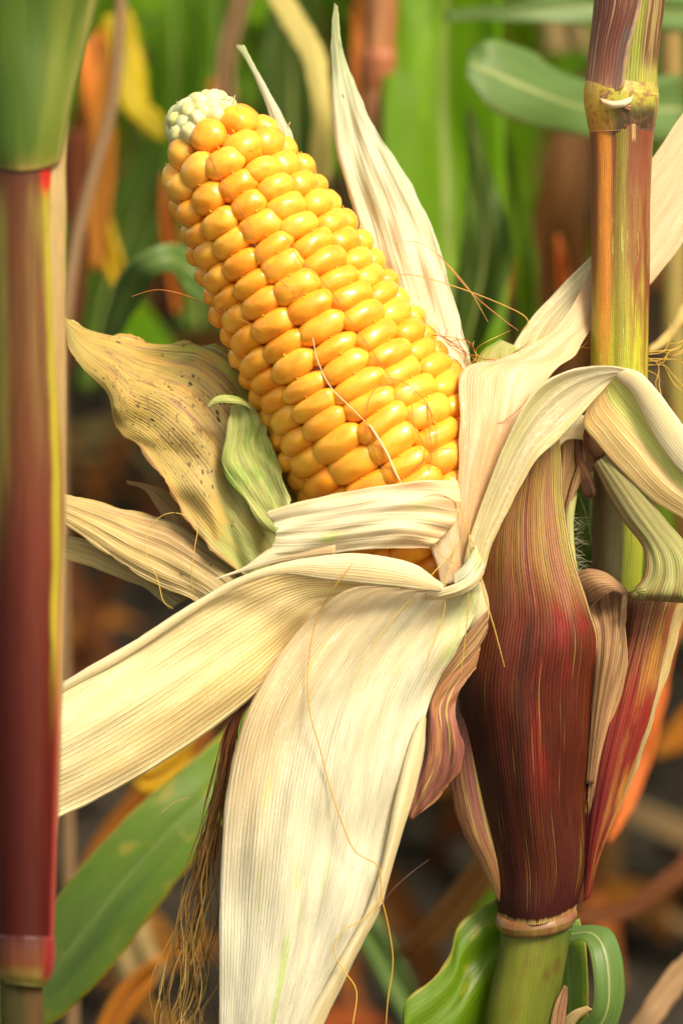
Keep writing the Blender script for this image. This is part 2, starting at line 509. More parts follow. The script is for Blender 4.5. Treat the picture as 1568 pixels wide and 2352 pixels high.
M_stalk = fibre('stalk_orange', [(0, (.42, .44, .02)), (.2, (.46, .46, .02)), (.34, (.30, .17, .03)), (.6, (.22, .07, .02)), (.85, (.16, .05, .02)), (1, (.10, .06, .03))],
    layers=[dict(c=(.17, .06, .02), u=(.25, .25, .33, .37), v=(.2, .4, 1, 1), a=.9),
            dict(c=(.60, .22, .02), u=(.35, .385, .43, .455), v=(.05, .3, .95, 1), a=.95, wob=.01),
            dict(c=(.30, .26, .03), u=(.46, .475, .52, .54), v=(.1, .2, .9, 1), a=.7, wob=.02),
            dict(c=(.24, .05, .02), u=(.54, .58, .74, .78), n=(.5, .10, .40, .58, 3.), v=(.12, .3, 1, 1), a=.9),
            dict(c=(.24, .05, .02), u=(.62, .68, .9, 1), n=(.35, .10, .45, .55, 9.), v=(0, 0, .3, .4), a=.8),
            dict(c=(.55, .36, .14), u=(.545, .555, .565, .575), v=(.70, .74, .86, .9), a=.9, wob=.02),
            dict(c=(.60, .58, .15), n=(.6, .10, .62, .68, 17.), v=(.05, .08, .35, .5), a=.8),
            dict(c=(.03, .015, .02), u=(.46, .52, .72, .8), v=(.84, .92, 1, 1), a=.9),  # shading below the node, painted into the stalk colour
            dict(c=(.14, .04, .01), u=(0, 0, .30, .38), v=(0, 0, 1, 1), a=.35)],
    spacing=.7, line=((.16, .05, .02), .45), lw=.45, fib=.34, transl=0, rough=.33, bump=.00010, spec=.5, linehi=-1, cell=.2)
M_stalk_low = fibre('stalk_low_olive', [(0, (.20, .17, .05)), (1, (.16, .13, .04))],  # olive, darker to the left and yellow-green to the right
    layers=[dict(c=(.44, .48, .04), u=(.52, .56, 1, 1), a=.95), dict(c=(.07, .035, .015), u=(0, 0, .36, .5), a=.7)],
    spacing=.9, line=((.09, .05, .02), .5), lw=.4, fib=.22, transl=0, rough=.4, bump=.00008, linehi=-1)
M_stalk_top = fibre('stalk_striped', [(0, (.42, .40, .06)), (.10, (.40, .36, .06)), (.2, (.36, .28, .09)), (1, (.28, .18, .09))],
    layers=[dict(c=(.12, .025, .02), n=(.9, .02, .40, .52, 5.), v=(.08, .2, 1, 1), a=.9),
            dict(c=(.26, .30, .03), u=(.5, .53, .56, .60), wob=.04, a=.9)],
    spacing=.85, line=((.11, .02, .02), .85), lw=.6, fib=.25, transl=0, rough=.4, bump=.00015, linehi=-1)
M_sheath_wrap = fibre('sheath_wrap_brown', [(0, (.34, .18, .12)), (.2, (.24, .09, .06)), (.5, (.13, .03, .02)), (1, (.12, .025, .02))],
    layers=[dict(c=(.60, .46, .26), n=(1.2, .02, .55, .64, 4.), a=.6), dict(c=(.50, .34, .18), u=(.93, .97, 1, 1), a=.8),
            dict(c=(.50, .24, .06), v=(0, 0, .05, .16), a=.6), dict(c=(.10, .08, .08), u=(.8, .88, .95, 1), n=(.5, .3, .4, .6, 3.), a=.7)],
    spacing=.85, line=((.46, .30, .14), .5), lw=.4, fib=.35, transl=.05, rough=.5, bump=.00022)
M_node = fibre('stalk_node', [(0, (.14, .06, .03)), (.2, (.20, .16, .03)), (.4, (.42, .40, .05)), (.7, (.42, .38, .05)), (1, (.38, .32, .06))],
    layers=[dict(c=(.30, .10, .04), n=(.35, .9, .48, .62, 5.), u=(.5, .55, 1, 1), a=.7), dict(c=(.48, .26, .04), u=(.25, .28, .4, .5), a=.6),
            dict(c=(.03, .018, .012), v=(0, 0, .25, .5), u=(.44, .5, .66, .74), a=.85), dict(c=(.20, .07, .03), n=(.6, .9, .52, .62, 15.), a=.6)],  # first layer paints the dark shading at the node's underside
    spacing=3, line=((.4, .34, .08), .1), fib=.15, transl=0, rough=.4, bump=.0001)
M_collar = fibre('collar_ring', [(0, (.18, .12, .03)), (.5, (.26, .12, .04)), (1, (.18, .10, .03))],
    layers=[dict(c=(.16, .035, .02), n=(.12, .5, .42, .6, 3.), a=.7)], spacing=5, line=((.5, .3, .12), .1), fib=.12, transl=0, rough=.36, bump=.00006)
M_stem_green = fibre('stem_green', [(0, (.10, .13, .015)), (.6, (.11, .13, .015)), (1, (.07, .11, .02))],
    layers=[dict(c=(.10, .045, .012), n=(.22, .5, .50, .66, 3.), a=.7), dict(c=(.05, .03, .01), u=(0, 0, .32, .45), a=.5),
            dict(c=(.20, .22, .02), u=(.3, .4, .5, .6), v=(0, 0, .6, .9), a=.5)],
    spacing=1.1, line=((.05, .06, .01), .3), fib=.15, transl=0, rough=.35, bump=.00005)
M_leaf_green = fibre('leaf_green', [(0, (.13, .24, .004)), (1, (.14, .25, .006))],
    layers=[dict(c=(.38, .34, .02), n=(.14, .6, .56, .68, 3.), a=.8), dict(c=(.07, .15, .004), u=(.5, .6, .7, .8), v=(.3, .45, .9, 1), n=(.1,.1,.4,.6,8.), a=.7), dict(c=(.52, .40, .02), u=(.95, .985, 1, 1), a=.9), dict(c=(.46, .34, .06), u=(0, 0, .015, .05), a=.8),
            dict(c=(.26, .34, .10), u=(.47, .49, .51, .53), a=.6)],
    spacing=1.6, line=((.16, .28, .05), .4), fib=.18, transl=.35, tint=(.28, .46, .02), rough=.38, bump=.00008, spec=.5)
M_leaf_bluegreen = fibre('leaf_blue_green', [(0, (.11, .19, .045)), (1, (.10, .18, .035))],
    layers=[dict(c=(.36, .40, .14), u=(.46, .48, .52, .54), a=.8), dict(c=(.30, .28, .08), u=(0, 0, .02, .06), a=.6)],
    spacing=1.6, line=((.18, .28, .10), .4), fib=.18, transl=.25, tint=(.2, .36, .05), rough=.45, bump=.00008)
M_leaf_fore = fibre('leaf_foreground', [(0, (.08, .14, .008)), (.86, (.08, .14, .008)), (.95, (.20, .19, .03)), (1, (.42, .24, .08))],
    layers=[dict(c=(.24, .28, .04), u=(.60, .8, .9, 1), a=.6), dict(c=(.40, .36, .10), u=(.90, .96, 1, 1), a=.8), dict(c=(.05, .11, .012), n=(.08, .1, .45, .6, 3.), a=.6)],
    spacing=2.2, line=((.14, .22, .04), .3), fib=.15, transl=.25, tint=(.22, .38, .03), rough=.4, bump=.00006)
M_fore_stalk = fibre('foreground_stalk', [(0, (.05, .004, .003)), (.15, (.05, .004, .003)), (.35, (.075, .007, .003)), (.5, (.11, .018, .007)), (.72, (.13, .05, .014)), (.94, (.10, .028, .010)), (1, (.08, .02, .010))],
    layers=[dict(c=(.38, .32, .03), u=(.60, .64, .67, .71), v=(.32, .42, .90, .95), wob=.03, a=.9),
            dict(c=(.34, .30, .05), u=(.2, .25, .36, .44), v=(.45, .65, .85, .95), a=.6),
            dict(c=(.28, .23, .03), u=(.50, .56, .60, .66), v=(.55, .75, .85, .95), n=(.2, .05, .35, .6, 3.), a=.6),
            dict(c=(.50, .012, .012), u=(.58, .64, .74, .8), v=(.88, .93, 1, 1), a=.9),
            dict(c=(.40, .03, .03), u=(.64, .68, .74, .8), v=(.0, .1, .35, .5), a=.6),
            dict(c=(.05, .006, .006), u=(.3, .4, .46, .5), v=(0, 0, .5, .6), n=(.3, .05, .4, .6, 3.), a=.5)],
    spacing=1.6, line=((.12, .03, .02), .3), fib=.15, transl=0, spec=.25, rough=.33, bump=.00005, linehi=-1)
M_fore_node = fibre('foreground_node', [(0, (.12, .12, .015)), (.25, (.24, .16, .04)), (.5, (.14, .04, .015)), (1, (.06, .005, .004))],
    layers=[dict(c=(.22, .01, .015), u=(.58, .64, 1, 1), v=(.1, .3, 1, 1), a=.9)], spacing=3, line=((.4, .3, .1), .1), fib=.15, transl=0, rough=.35, bump=.0001)
M_fore_sheath = fibre('foreground_sheath', [(0, (.40, .16, .08)), (.3, (.46, .30, .12)), (1, (.52, .36, .14))], spacing=.8,
    line=((.6, .5, .3), .4), fib=.25, transl=.2, rough=.5, bump=.0001)

# background foliage: one colour rule per kind of leaf
def bgleaf(name, c, tint, transl=.4, rib=(.30, .36, .10), rough=.45, rc=.05):
    return fibre(name, c, layers=[dict(c=rib, u=(.45, .48, .52, .55), a=.8), dict(c=tint, n=(.06, .4, .52, .7, 3.), a=.35)],
                 spacing=3.0, line=(rib, .25), fib=.2, transl=transl, tint=tint, rough=rough, bump=.00008, randcol=rc, spec=.15)
M_b_green = bgleaf('field_leaf_green', (.08, .17, .003), (.22, .44, .002), transl=.45)
M_b_bright = bgleaf('field_leaf_bright', (.11, .27, .002), (.28, .60, .001), transl=.5)
M_b_dark = bgleaf('field_leaf_dark', (.04, .085, .008), (.09, .18, .008), transl=.3)
M_b_yellow = bgleaf('field_leaf_yellow', (.62, .44, .02), (.80, .58, .02), rib=(.7, .6, .2))
M_b_cream = bgleaf('field_leaf_cream', (.76, .62, .22), (.80, .66, .2), rib=(.7, .6, .3))
M_b_orange = bgleaf('field_leaf_orange', (.48, .17, .02), (.62, .22, .02), rib=(.5, .3, .12), rough=.6)
M_b_brown = bgleaf('field_leaf_brown', (.13, .050, .014), (.24, .085, .02), rib=(.24, .12, .04), rough=.65)
M_b_tan = bgleaf('field_leaf_tan', (.42, .30, .14), (.46, .3, .12), rib=(.5, .4, .2), rough=.65)
M_b_stalk = fibre('field_stalk', [(0, (.26, .16, .05)), (.5, (.24, .22, .04)), (1, (.22, .28, .04))], layers=[dict(c=(.34, .08, .03), n=(.05, .1, .5, .62, 3.), a=.7)],
                  spacing=2, line=((.2, .12, .04), .3), fib=.2, transl=0, rough=.4, bump=.0001, randcol=.04)
M_b_redstalk = fibre('field_stalk_red', [(0, (.30, .12, .04)), (1, (.34, .10, .04))], layers=[dict(c=(.52, .24, .08), n=(.15, .1, .5, .62, 3.), a=.6)],
                     spacing=2, line=((.2, .06, .04), .3), fib=.2, transl=0, rough=.4, bump=.0001)


def kernel_mat(name, c_lo, c_hi, blot=0.0, side=(.84, .16, .005)):
    q = NT(name)
    oi = q.t.nodes.new('ShaderNodeObjectInfo')
    tc = q.t.nodes.new('ShaderNodeTexCoord')
    sp = q.t.nodes.new('ShaderNodeSeparateXYZ'); q.t.links.new(tc.outputs['Object'], sp.inputs[0])
    rnd = oi.outputs['Random']
    col = q.mix(rnd, c_lo, c_hi)
    off = q.xyz(q.m('MULTIPLY', rnd, 37.0), q.m('MULTIPLY', rnd, 11.0), 0.0)
    va = q.t.nodes.new('ShaderNodeVectorMath'); va.operation = 'ADD'
    q.t.links.new(tc.outputs['Object'], va.inputs[0]); q.t.links.new(off, va.inputs[1])
    nz = q.noise(va.outputs[0], 1.4, 3)
    col = q.mix(q.rng(nz, .35, .7, 0, .35), col, side)
    col = q.mix(q.rng(sp.outputs[2], .5, -.35, 0, .5), col, side)  # deeper orange towards the base: light bounced between kernels, painted in
    if blot:
        bz = q.noise(va.outputs[0], 2.6, 5, .65)
        col = q.mix(q.rng(bz, .56, .72, 0, blot), col, (.42, .13, .02))
    f = q.noise(va.outputs[0], 9, 2)
    nrm = q.bump(f, .00002)
    b = q.bsdf(col, rough=.36, spec=.45, normal=nrm, sss=.6, sss_r=(.0024, .0010, .00025), coat=.28, coat_r=.12)
    q.t.links.new(b, q.out.inputs[0])
    return q.mat


M_kernel = kernel_mat('kernel_golden', (.90, .375, .018), (.93, .49, .045))
M_kernel_blot = kernel_mat('kernel_blotched', (.90, .42, .02), (.92, .50, .035), blot=.6)
M_kernel_pale = kernel_mat('kernel_pale', (.88, .44, .05), (.90, .50, .07), side=(.84, .30, .02))
M_tip = kernel_mat('undeveloped_kernel', (.62, .60, .24), (.78, .74, .42), blot=0, side=(.58, .46, .20))


def simple(name, c, rough=.5, transl=0, c2=None, nscale=2.0, rnd=None, sss=0):
    q = NT(name)
    um, vm = q.uv('mm')
    col = c
    if c2:
        col = q.mix(q.rng(q.noise(q.xyz(um, vm), nscale, 3), .4, .6), c, c2)
    if rnd:
        oi = q.t.nodes.new('ShaderNodeObjectInfo')
        col = q.mix(oi.outputs['Random'], c, rnd)
    return q.finish(col, transl, None, rough=rough)


M_silk_orange = simple('silk_orange', (.55, .20, .04), .4, .2, rnd=(.38, .10, .03))
M_silk_yellow = simple('silk_yellow', (.72, .50, .10), .4, .25, rnd=(.66, .38, .06))
M_silk_cream = simple('silk_cream', (.86, .74, .46), .4, .3)
M_twig = simple('silk_dark', (.09, .04, .03), .6)
M_hair = simple('plant_hair', (.75, .70, .50), .5, .4)
q = NT('silk_tassel')
um, vm = q.uv('mm'); un, vn = q.uv('nrm')
tc = q.noise(q.xyz(um, q.m('MULTIPLY', vm, .02)), 1.0, 2)
c = q.ramp(vn, [(0, (.10, .02, .01)), (.22, (.22, .06, .02)), (.45, (.30, .15, .03)), (.7, (.34, .22, .05)), (1, (.42, .28, .07))])
c = q.mix(q.rng(tc, .35, .7), c, (.10, .035, .012))
M_tassel = q.finish(c, .15, None, rough=.4, spec=.5)

# ------------------------------------------------------------------ soil
q = NT('soil')
tc = q.t.nodes.new('ShaderNodeTexCoord')
n1 = q.noise(tc.outputs['Object'], 2.2, 6, .6)
n2 = q.noise(tc.outputs['Object'], 38, 5, .65)
c = q.ramp(n1, [(.3, (.020, .016, .014)), (.5, (.040, .032, .026)), (.7, (.070, .054, .040))])
c = q.mix(q.rng(n2, .45, .7, 0, .6), c, (.10, .078, .055))
M_soil = q.finish(c, 0, None, rough=.95, spec=.2, normal=q.bump(q.m('ADD', n2, n1), .02))


def soil():
    verts, faces = [], []
    xs = [-60, -30, -15, -8, -5] + [-3 + 6 * i / 90 for i in range(91)] + [5, 8, 15, 30, 60]
    ys = [-30, -12, -5, -2, 0] + [0.5 + 6.5 * i / 110 for i in range(111)] + [8, 9, 10, 12, 15, 20, 30, 50, 90]
    for y in ys:
        for x in xs:
            h = .035 * noise.noise(Vector((x * 2.1, y * 2.1, 0))) + .022 * noise.noise(Vector((x * 9, y * 9, 3))) + .010 * noise.noise(Vector((x * 27, y * 27, 7)))
            h += .03 * math.sin(y * 2 * PI / .75)
            verts.append((x, y, h))
    nx = len(xs)
    for i in range(len(ys) - 1):
        for j in range(nx - 1):
            a = i * nx + j
            faces.append((a, a + 1, a + nx + 1, a + nx))
    o = mesh_obj('soil', verts, faces, M_soil)
    tag(o, kind='structure')


soil()

# clods: nobody could count them
def clods():
    verts, faces = [], []
    rs = random.Random(4)
    ico = [(0, 0, 1), (.89, 0, .45), (.28, .85, .45), (-.72, .53, .45), (-.72, -.53, .45), (.28, -.85, .45), (.72, .53, -.45), (-.28, .85, -.45), (-.89, 0, -.45), (-.28, -.85, -.45), (.72, -.53, -.45), (0, 0, -1)]
    fc = [(0, 1, 2), (0, 2, 3), (0, 3, 4), (0, 4, 5), (0, 5, 1), (1, 6, 2), (2, 7, 3), (3, 8, 4), (4, 9, 5), (5, 10, 1), (6, 7, 2), (7, 8, 3), (8, 9, 4), (9, 10, 5), (10, 6, 1), (11, 7, 6), (11, 8, 7), (11, 9, 8), (11, 10, 9), (11, 6, 10)]
    for _ in range(5000):
        y = 1.2 + 5 * rs.random() ** 1.2
        x = rs.uniform(-1, 1) * (.5 + .25 * y)
        r = .006 + .028 * rs.random() ** 3
        b = len(verts)
        h = .03 * math.sin(y * 2 * PI / .75) + .015
        for v in ico:
            k = r * rs.uniform(.75, 1.25)
            verts.append((x + v[0] * k, y + v[1] * k, h + v[2] * k * .7))
        faces += [tuple(b + i for i in f) for f in fc]
    o = mesh_obj('soil_clods', verts, faces, M_soil, smooth=False)
    tag(o, 'loose dark clods scattered over the soil between the maize rows', 'soil clods', kind='stuff')


clods()


# ------------------------------------------------------------------ field plants, built once each and copied
def blade(name, spine, widths, mat, parent, fold=.25, n=16, m=6, ref=None, twist=0.0, label=None, thick=0):
    """a maize blade in world space: spine points, half widths in metres"""
    sp = spline(spine, n)
    ws = spline([(w, 0, 0) for w in widths], n)
    verts, uvmm, uvn = [], [], []
    v = 0
    wm = max(widths)
    sd = hash_(spine[-1])
    for i in range(n + 1):
        t = (sp[min(n, i + 1)] - sp[max(0, i - 1)]).normalized()
        r = Vector(ref) if ref else Vector((0, 0, 1))
        if abs(t.dot(r)) > .97: r = r + Vector((.3, .2, 0))
        side = t.cross(r).normalized()
        up = side.cross(t).normalized()
        a = twist * i / n
        side, up = side * math.cos(a) + up * math.sin(a), up * math.cos(a) - side * math.sin(a)
        if i: v += (sp[i] - sp[i - 1]).length * 1000
        w = ws[i].x
        for j in range(m + 1):
            u = j / m * 2 - 1
            wv = .12 * w * noise.noise(Vector((v * .02, u * 1.5, sd))) * abs(u) * 2
            verts.append(sp[i] + side * u * w + up * (abs(u) * fold * w + wv))
            uvmm.append((u * wm * 1000, v)); uvn.append((j / m, i / n))
    faces = [(i * (m + 1) + j, i * (m + 1) + j + 1, (i + 1) * (m + 1) + j + 1, (i + 1) * (m + 1) + j) for i in range(n) for j in range(m)]
    return mesh_obj(name, verts, faces, mat, parent, {'mm': uvmm, 'nrm': uvn}, label, solid=thick)


def hash_(p):
    return (p[0] * 13.7 + p[1] * 7.1 + p[2] * 3.3) % 10


def field_plant(seed, loc=(0, 0, 0)):
    rs = random.Random(seed)
    root = empty('maize_plant', loc, 'blurred maize plant in the rows behind the ear', 'maize plant', 'maize plants in the rows behind')
    L = Vector(loc)
    H = rs.uniform(1.7, 2.1)
    lean = Vector((rs.uniform(-.05, .05), rs.uniform(-.05, .05), 0))
    pt = lambda h: L + lean * (h / H) ** 2 + Vector((0, 0, h))
    tube('stalk', [(*pt(h), r) for h, r in ((-.05, .013), (.3, .0125), (.8, .011), (1.3, .009), (H, .005))], M_b_stalk, root, n=20, seg=10, world_space=True)
    az = rs.uniform(0, 2 * PI)
    h = .18
    while h < H - .15:
        az += PI + rs.uniform(-.5, .5)
        d = Vector((math.cos(az), math.sin(az), 0))
        low = h < .5
        ln = rs.uniform(.4, .7) * (.7 if low else 1)
        if low: mat = rs.choice([M_b_brown, M_b_orange, M_b_tan, M_b_brown])
        elif h < .85: mat = rs.choice([M_b_green, M_b_yellow, M_b_orange, M_b_green, M_b_dark, M_b_dark, M_b_bright])
        else: mat = rs.choice([M_b_green, M_b_bright, M_b_green, M_b_dark, M_b_bright, M_b_yellow])
        rise = -.05 if low else rs.uniform(.12, .3)
        drop = rs.uniform(.3, .5) if low else rs.uniform(.15, .5)
        b = pt(h)
        sw = Vector((-d.y, d.x, 0)) * rs.uniform(-.12, .12)
        spn = [b, b + d * ln * .2 + Vector((0, 0, rise * .8)), b + d * ln * .45 + Vector((0, 0, rise)) + sw * .3, b + d * ln * .75 + Vector((0, 0, rise - drop * .4)) + sw, b + d * ln * .9 + Vector((0, 0, rise - drop)) + sw]
        wd = rs.uniform(.025, .042) * (.7 if low else 1)
        blade('leaf', spn, [wd * .5, wd, wd * .95, wd * .6, .001], mat, root, twist=rs.uniform(-.8, .8))
        h += rs.uniform(.11, .17)
    return root


protos = [field_plant(s) for s in (3, 8, 15, 22, 31)]
spots = []
rs = random.Random(77)
y = 1.95
while y < 9.5:
    half = .105 * y + .55
    x = -half + rs.random() * .2
    while x < half:
        px = x / y / .1      # -1..1 in view
        if not (y < 4.0 and abs(px) < 1.25 and rs.random() < .72):
            spots.append((x + rs.uniform(-.05, .05), y + rs.uniform(-.12, .12)))
        x += rs.uniform(.20, .34)
    y += .42 if y < 4 else .62
for i, (x, y) in enumerate(spots):
    p = protos[i % len(protos)]
    if i < len(protos):
        r = p
    else:
        r = p.copy(); COL.objects.link(r)
        for ch in p.children:
            c = ch.copy(); COL.objects.link(c); c.parent = r
    r.location = (x, y, 0)
    r.rotation_euler = (0, 0, rs.uniform(0, 2 * PI))
    s = rs.uniform(.85, 1.1)
    r.scale = (s, s, s)


# ------------------------------------------------------------------ nearer field plants whose blurred leaves can be told apart
def down_to_ground(x, y, dist, r, n=5):
    """stalk control points from a point in view straight down to the soil"""
    top = W(x, y, Z(dist))
    return top


def near_plant(name, label, stalk_pts, mat, r0, nodes=()):
    """stalk_pts: (x, y, dist) from top down; the last is carried on to the soil"""
    wp = [W(a, b, Z(d)) for a, b, d in stalk_pts]
    last, prev = wp[-1], wp[-2]
    foot = Vector((last.x + (last.x - prev.x) * .3, last.y + .02, -.03))
    mid = last.lerp(foot, .5)
    wp += [mid, foot]
    root = empty(name, Vector((foot.x, foot.y, 0)), label, 'maize plant')
    pts = [(p.x, p.y, p.z, r0 * (1 + .25 * i / len(wp))) for i, p in enumerate(wp)]
    tube('stalk', pts, mat, root, n=40, seg=16, world_space=True)
    for (a, b, d, rr) in nodes:
        p = W(a, b, Z(d))
        tube('node', [(p.x, p.y, p.z - .012, rr), (p.x, p.y, p.z, rr * 1.18), (p.x, p.y, p.z + .012, rr)], mat, root, n=6, seg=16, world_space=True)
    return root


def far(name, rows, mat, root, label=None, **k):
    """leaf of a blurred plant: rows of (x, y, dist)"""
    cv = lambda p: (p[0], p[1], Z(p[2]))
    rr = []
    for r in rows:
        rr.append(tuple([cv(r[0]), cv(r[1])] + ([r[2]] if len(r) > 2 else [])) if isinstance(r, tuple) else [cv(p) for p in r])
    k.setdefault('n', 30); k.setdefault('m', 12); k.setdefault('thick', .0004); k.setdefault('rough', 4); k.setdefault('wave', 60)
    return sheet(name, rr, mat, root, label=label, **k)


A = near_plant('maize_plant', 'blurred maize plant with a reddish stalk just behind the upper ear', [(885, -500, 1.38), (880, -40, 1.38), (868, 200, 1.38), (860, 500, 1.38), (800, 1000, 1.40), (690, 1500, 1.42), (610, 2000, 1.44), (590, 2500, 1.46)], M_b_redstalk, .0060,
               [(870, 180, 1.38, .0066)])
far('leaf', [((960, 1050, 1.30), (1040, 1000, 1.30)), ((950, 850, 1.32), (1130, 860, 1.32), -60), ((900, 600, 1.34), (1165, 700, 1.34), -60), ((880, 300, 1.36), (1160, 420, 1.36), -80), ((890, 50, 1.38), (1150, 120, 1.36), -80), ((920, -200, 1.40), (1150, -160, 1.38), -60)],
    M_b_bright, A, 'broad bright green leaf standing upright')
far('leaf', [((1010, 900, 1.26), (1060, 900, 1.26)), ((1040, 700, 1.26), (1150, 690, 1.25), -20), ((1060, 520, 1.27), (1175, 560, 1.26), -40), ((1075, 380, 1.29), (1130, 400, 1.28)), ((1070, 250, 1.3), (1085, 250, 1.3))],
    M_b_dark, A)
far('leaf', [((590, -60, 1.32), (640, -70, 1.32)), ((640, 50, 1.30), (700, 40, 1.30), 20), ((690, 130, 1.28), (745, 120, 1.28), 20), ((712, 210, 1.27), (760, 220, 1.27), 10), ((715, 290, 1.27), (762, 300, 1.27), 10), ((700, 420, 1.28), (760, 430, 1.28))],
    M_b_cream, A, 'pale yellow curled strap of leaf', wave=10)
far('leaf', [((860, 150, 1.5), (860, 220, 1.5)), ((760, 20, 1.5), (840, 110, 1.5)), ((660, -60, 1.5), (760, -20, 1.5)), ((560, -120, 1.5), (640, -110, 1.5))], M_b_green, A)
far('leaf', [((600, 560, 1.55), (760, 560, 1.55)), ((590, 330, 1.55), (760, 350, 1.55)), ((600, 120, 1.55), (740, 120, 1.55)), ((640, -60, 1.55), (700, -60, 1.55))], M_b_dark, A)
far('leaf', [((800, 420, 1.5), (905, 420, 1.5)), ((800, 280, 1.48), (900, 260, 1.48)), ((805, 120, 1.48), (850, 90, 1.48)), ((810, 0, 1.5), (840, -40, 1.5))], M_b_orange, A, 'dry orange leaf clasping the stalk')

B = near_plant('maize_plant', 'blurred maize plant with a yellow-green stalk at the right edge', [(1530, -400, 1.34), (1535, -40, 1.34), (1545, 400, 1.34), (1550, 900, 1.34), (1590, 1300, 1.36), (1680, 1800, 1.38)], M_b_stalk, .0042)
far('leaf', [((1580, 330, 1.26), (1560, 170, 1.26)), ((1420, 320, 1.24), (1400, 190, 1.24)), ((1320, 310, 1.22), (1300, 170, 1.22), 30), ((1200, 285, 1.20), (1210, 115, 1.21), 30), ((1120, 240, 1.19), (1130, 90, 1.20)), ((1070, 170, 1.19), (1075, 120, 1.20))],
    M_leaf_bluegreen, B, 'grey-green leaf with a pale midrib', wave=20)
far('leaf', [((1600, 80, 1.3), (1600, -20, 1.3)), ((1400, 62, 1.28), (1400, -30, 1.28)), ((1200, 50, 1.27), (1200, 0, 1.27)), ((1020, 48, 1.27), (1020, 30, 1.27))], M_leaf_bluegreen, B, wave=20)
far('leaf', [((1530, 1350, 1.25), (1600, 1350, 1.25)), ((1500, 1500, 1.24), (1545, 1500, 1.24)), ((1470, 1650, 1.23), (1520, 1650, 1.23)), ((1450, 1750, 1.23), (1490, 1760, 1.23)), ((1425, 1850, 1.22), (1450, 1860, 1.22)), ((1395, 1930, 1.2), (1400, 1935, 1.2))],
    M_b_orange, B, 'golden drooping strap of dry leaf', wave=6)
far('leaf', [((1150, 960, 1.6), (1270, 980, 1.6)), ((1180, 800, 1.6), (1350, 780, 1.6)), ((1210, 560, 1.58), (1345, 560, 1.58)), ((1260, 330, 1.58), (1350, 330, 1.58)), ((1290, 240, 1.6), (1300, 240, 1.6))], M_b_brown, B, 'dark brown dry hanging leaf')
far('leaf', [((1360, 120, 1.9), (1250, 120, 1.9)), ((1330, 20, 1.9), (1240, 30, 1.9)), ((1300, -80, 1.9), (1250, -80, 1.9))], M_b_tan, B)
far('leaf', [((1490, 500, 1.5), (1600, 500, 1.5)), ((1480, 250, 1.5), (1580, 250, 1.5)), ((1500, 40, 1.5), (1570, 60, 1.5))], M_b_dark, B)
far('leaf', [((1640, 720, 1.02), (1640, 640, 1.02)), ((1570, 745, 1.02), (1570, 700, 1.02), 10), ((1530, 790, 1.02), (1530, 762, 1.02)), ((1490, 812, 1.02), (1488, 798, 1.02))], M_b_cream, B, 'pale dry curled leaf end', wave=4)

C = near_plant('maize_plant', 'blurred maize plant with a thin tan stalk left of the ear', [(300, -400, 1.30), (278, 0, 1.30), (262, 220, 1.30), (215, 400, 1.30), (175, 560, 1.30), (150, 760, 1.30), (140, 1100, 1.32)], M_b_tan, .0022)
far('leaf', [((235, 40, 1.5), (300, 20, 1.5)), ((250, 160, 1.5), (330, 130, 1.5), 20), ((275, 240, 1.48), (340, 230, 1.48), 20), ((320, 290, 1.47), (360, 250, 1.47), 10), ((370, 325, 1.46), (385, 285, 1.46))], M_b_yellow, C, 'bright yellow curled leaf', wave=10)
far('leaf', [((170, 100, 1.6), (240, 60, 1.6)), ((180, 200, 1.58), (270, 180, 1.58)), ((200, 300, 1.58), (250, 290, 1.58)), ((220, 370, 1.58), (235, 365, 1.58))], M_b_orange, C, 'orange dry leaf')
far('leaf', [((400, 760, 1.9), (520, 760, 1.9)), ((390, 560, 1.9), (520, 560, 1.9)), ((420, 330, 1.9), (520, 330, 1.9)), ((470, 200, 1.9), (500, 200, 1.9))], M_b_dark, C)
far('leaf', [((170, 900, 1.8), (240, 900, 1.8)), ((200, 650, 1.8), (300, 650, 1.8)), ((300, 420, 1.8), (380, 440, 1.8)), ((350, 300, 1.8), (380, 300, 1.8))], M_b_dark, C)
far('leaf', [((150, 300, 1.7), (250, 300, 1.7)), ((150, 500, 1.7), (215, 480, 1.7)), ((140, 700, 1.7), (190, 700, 1.7)), ((135, 900, 1.7), (150, 900, 1.7))], M_b_brown, C)
far('leaf', [((225, 800, 1.22), (255, 830, 1.22)), ((240, 740, 1.21), (285, 760, 1.21)), ((265, 650, 1.20), (330, 680, 1.20), 10), ((310, 590, 1.19), (350, 640, 1.19), 10), ((380, 560, 1.19), (395, 625, 1.19), 10), ((440, 575, 1.20), (420, 660, 1.20)), ((500, 620, 1.2), (470, 700, 1.2))], M_leaf_bluegreen, C, 'arching grey-green leaf', wave=8)
far('leaf', [((360, 420, 1.8), (470, 420, 1.8)), ((340, 250, 1.8), (470, 250, 1.8)), ((350, 90, 1.8), (450, 80, 1.8)), ((370, -60, 1.8), (430, -60, 1.8))], M_b_green, C)
far('leaf', [((250, 30, 2.0), (640, 60, 2.0)), ((260, -60, 2.0), (640, -40, 2.0)), ((300, -200, 2.0), (620, -200, 2.0))], M_b_bright, C)
far('leaf', [((190, 700, 1.9), (300, 720, 1.9)), ((240, 480, 1.9), (380, 520, 1.9)), ((330, 330, 1.9), (430, 380, 1.9)), ((400, 240, 1.9), (430, 260, 1.9))], M_b_dark, C)
far('leaf', [((440, 300, 1.75), (520, 300, 1.75)), ((450, 150, 1.75), (545, 150, 1.75)), ((440, 0, 1.75), (560, 0, 1.75)), ((450, -200, 1.75), (560, -200, 1.75))], M_b_green, C)
far('leaf', [((500, 260, 1.5), (540, 260, 1.5)), ((500, 120, 1.5), (545, 120, 1.5)), ((530, 0, 1.5), (575, 0, 1.5)), ((560, -150, 1.5), (600, -150, 1.5))], M_b_tan, C)

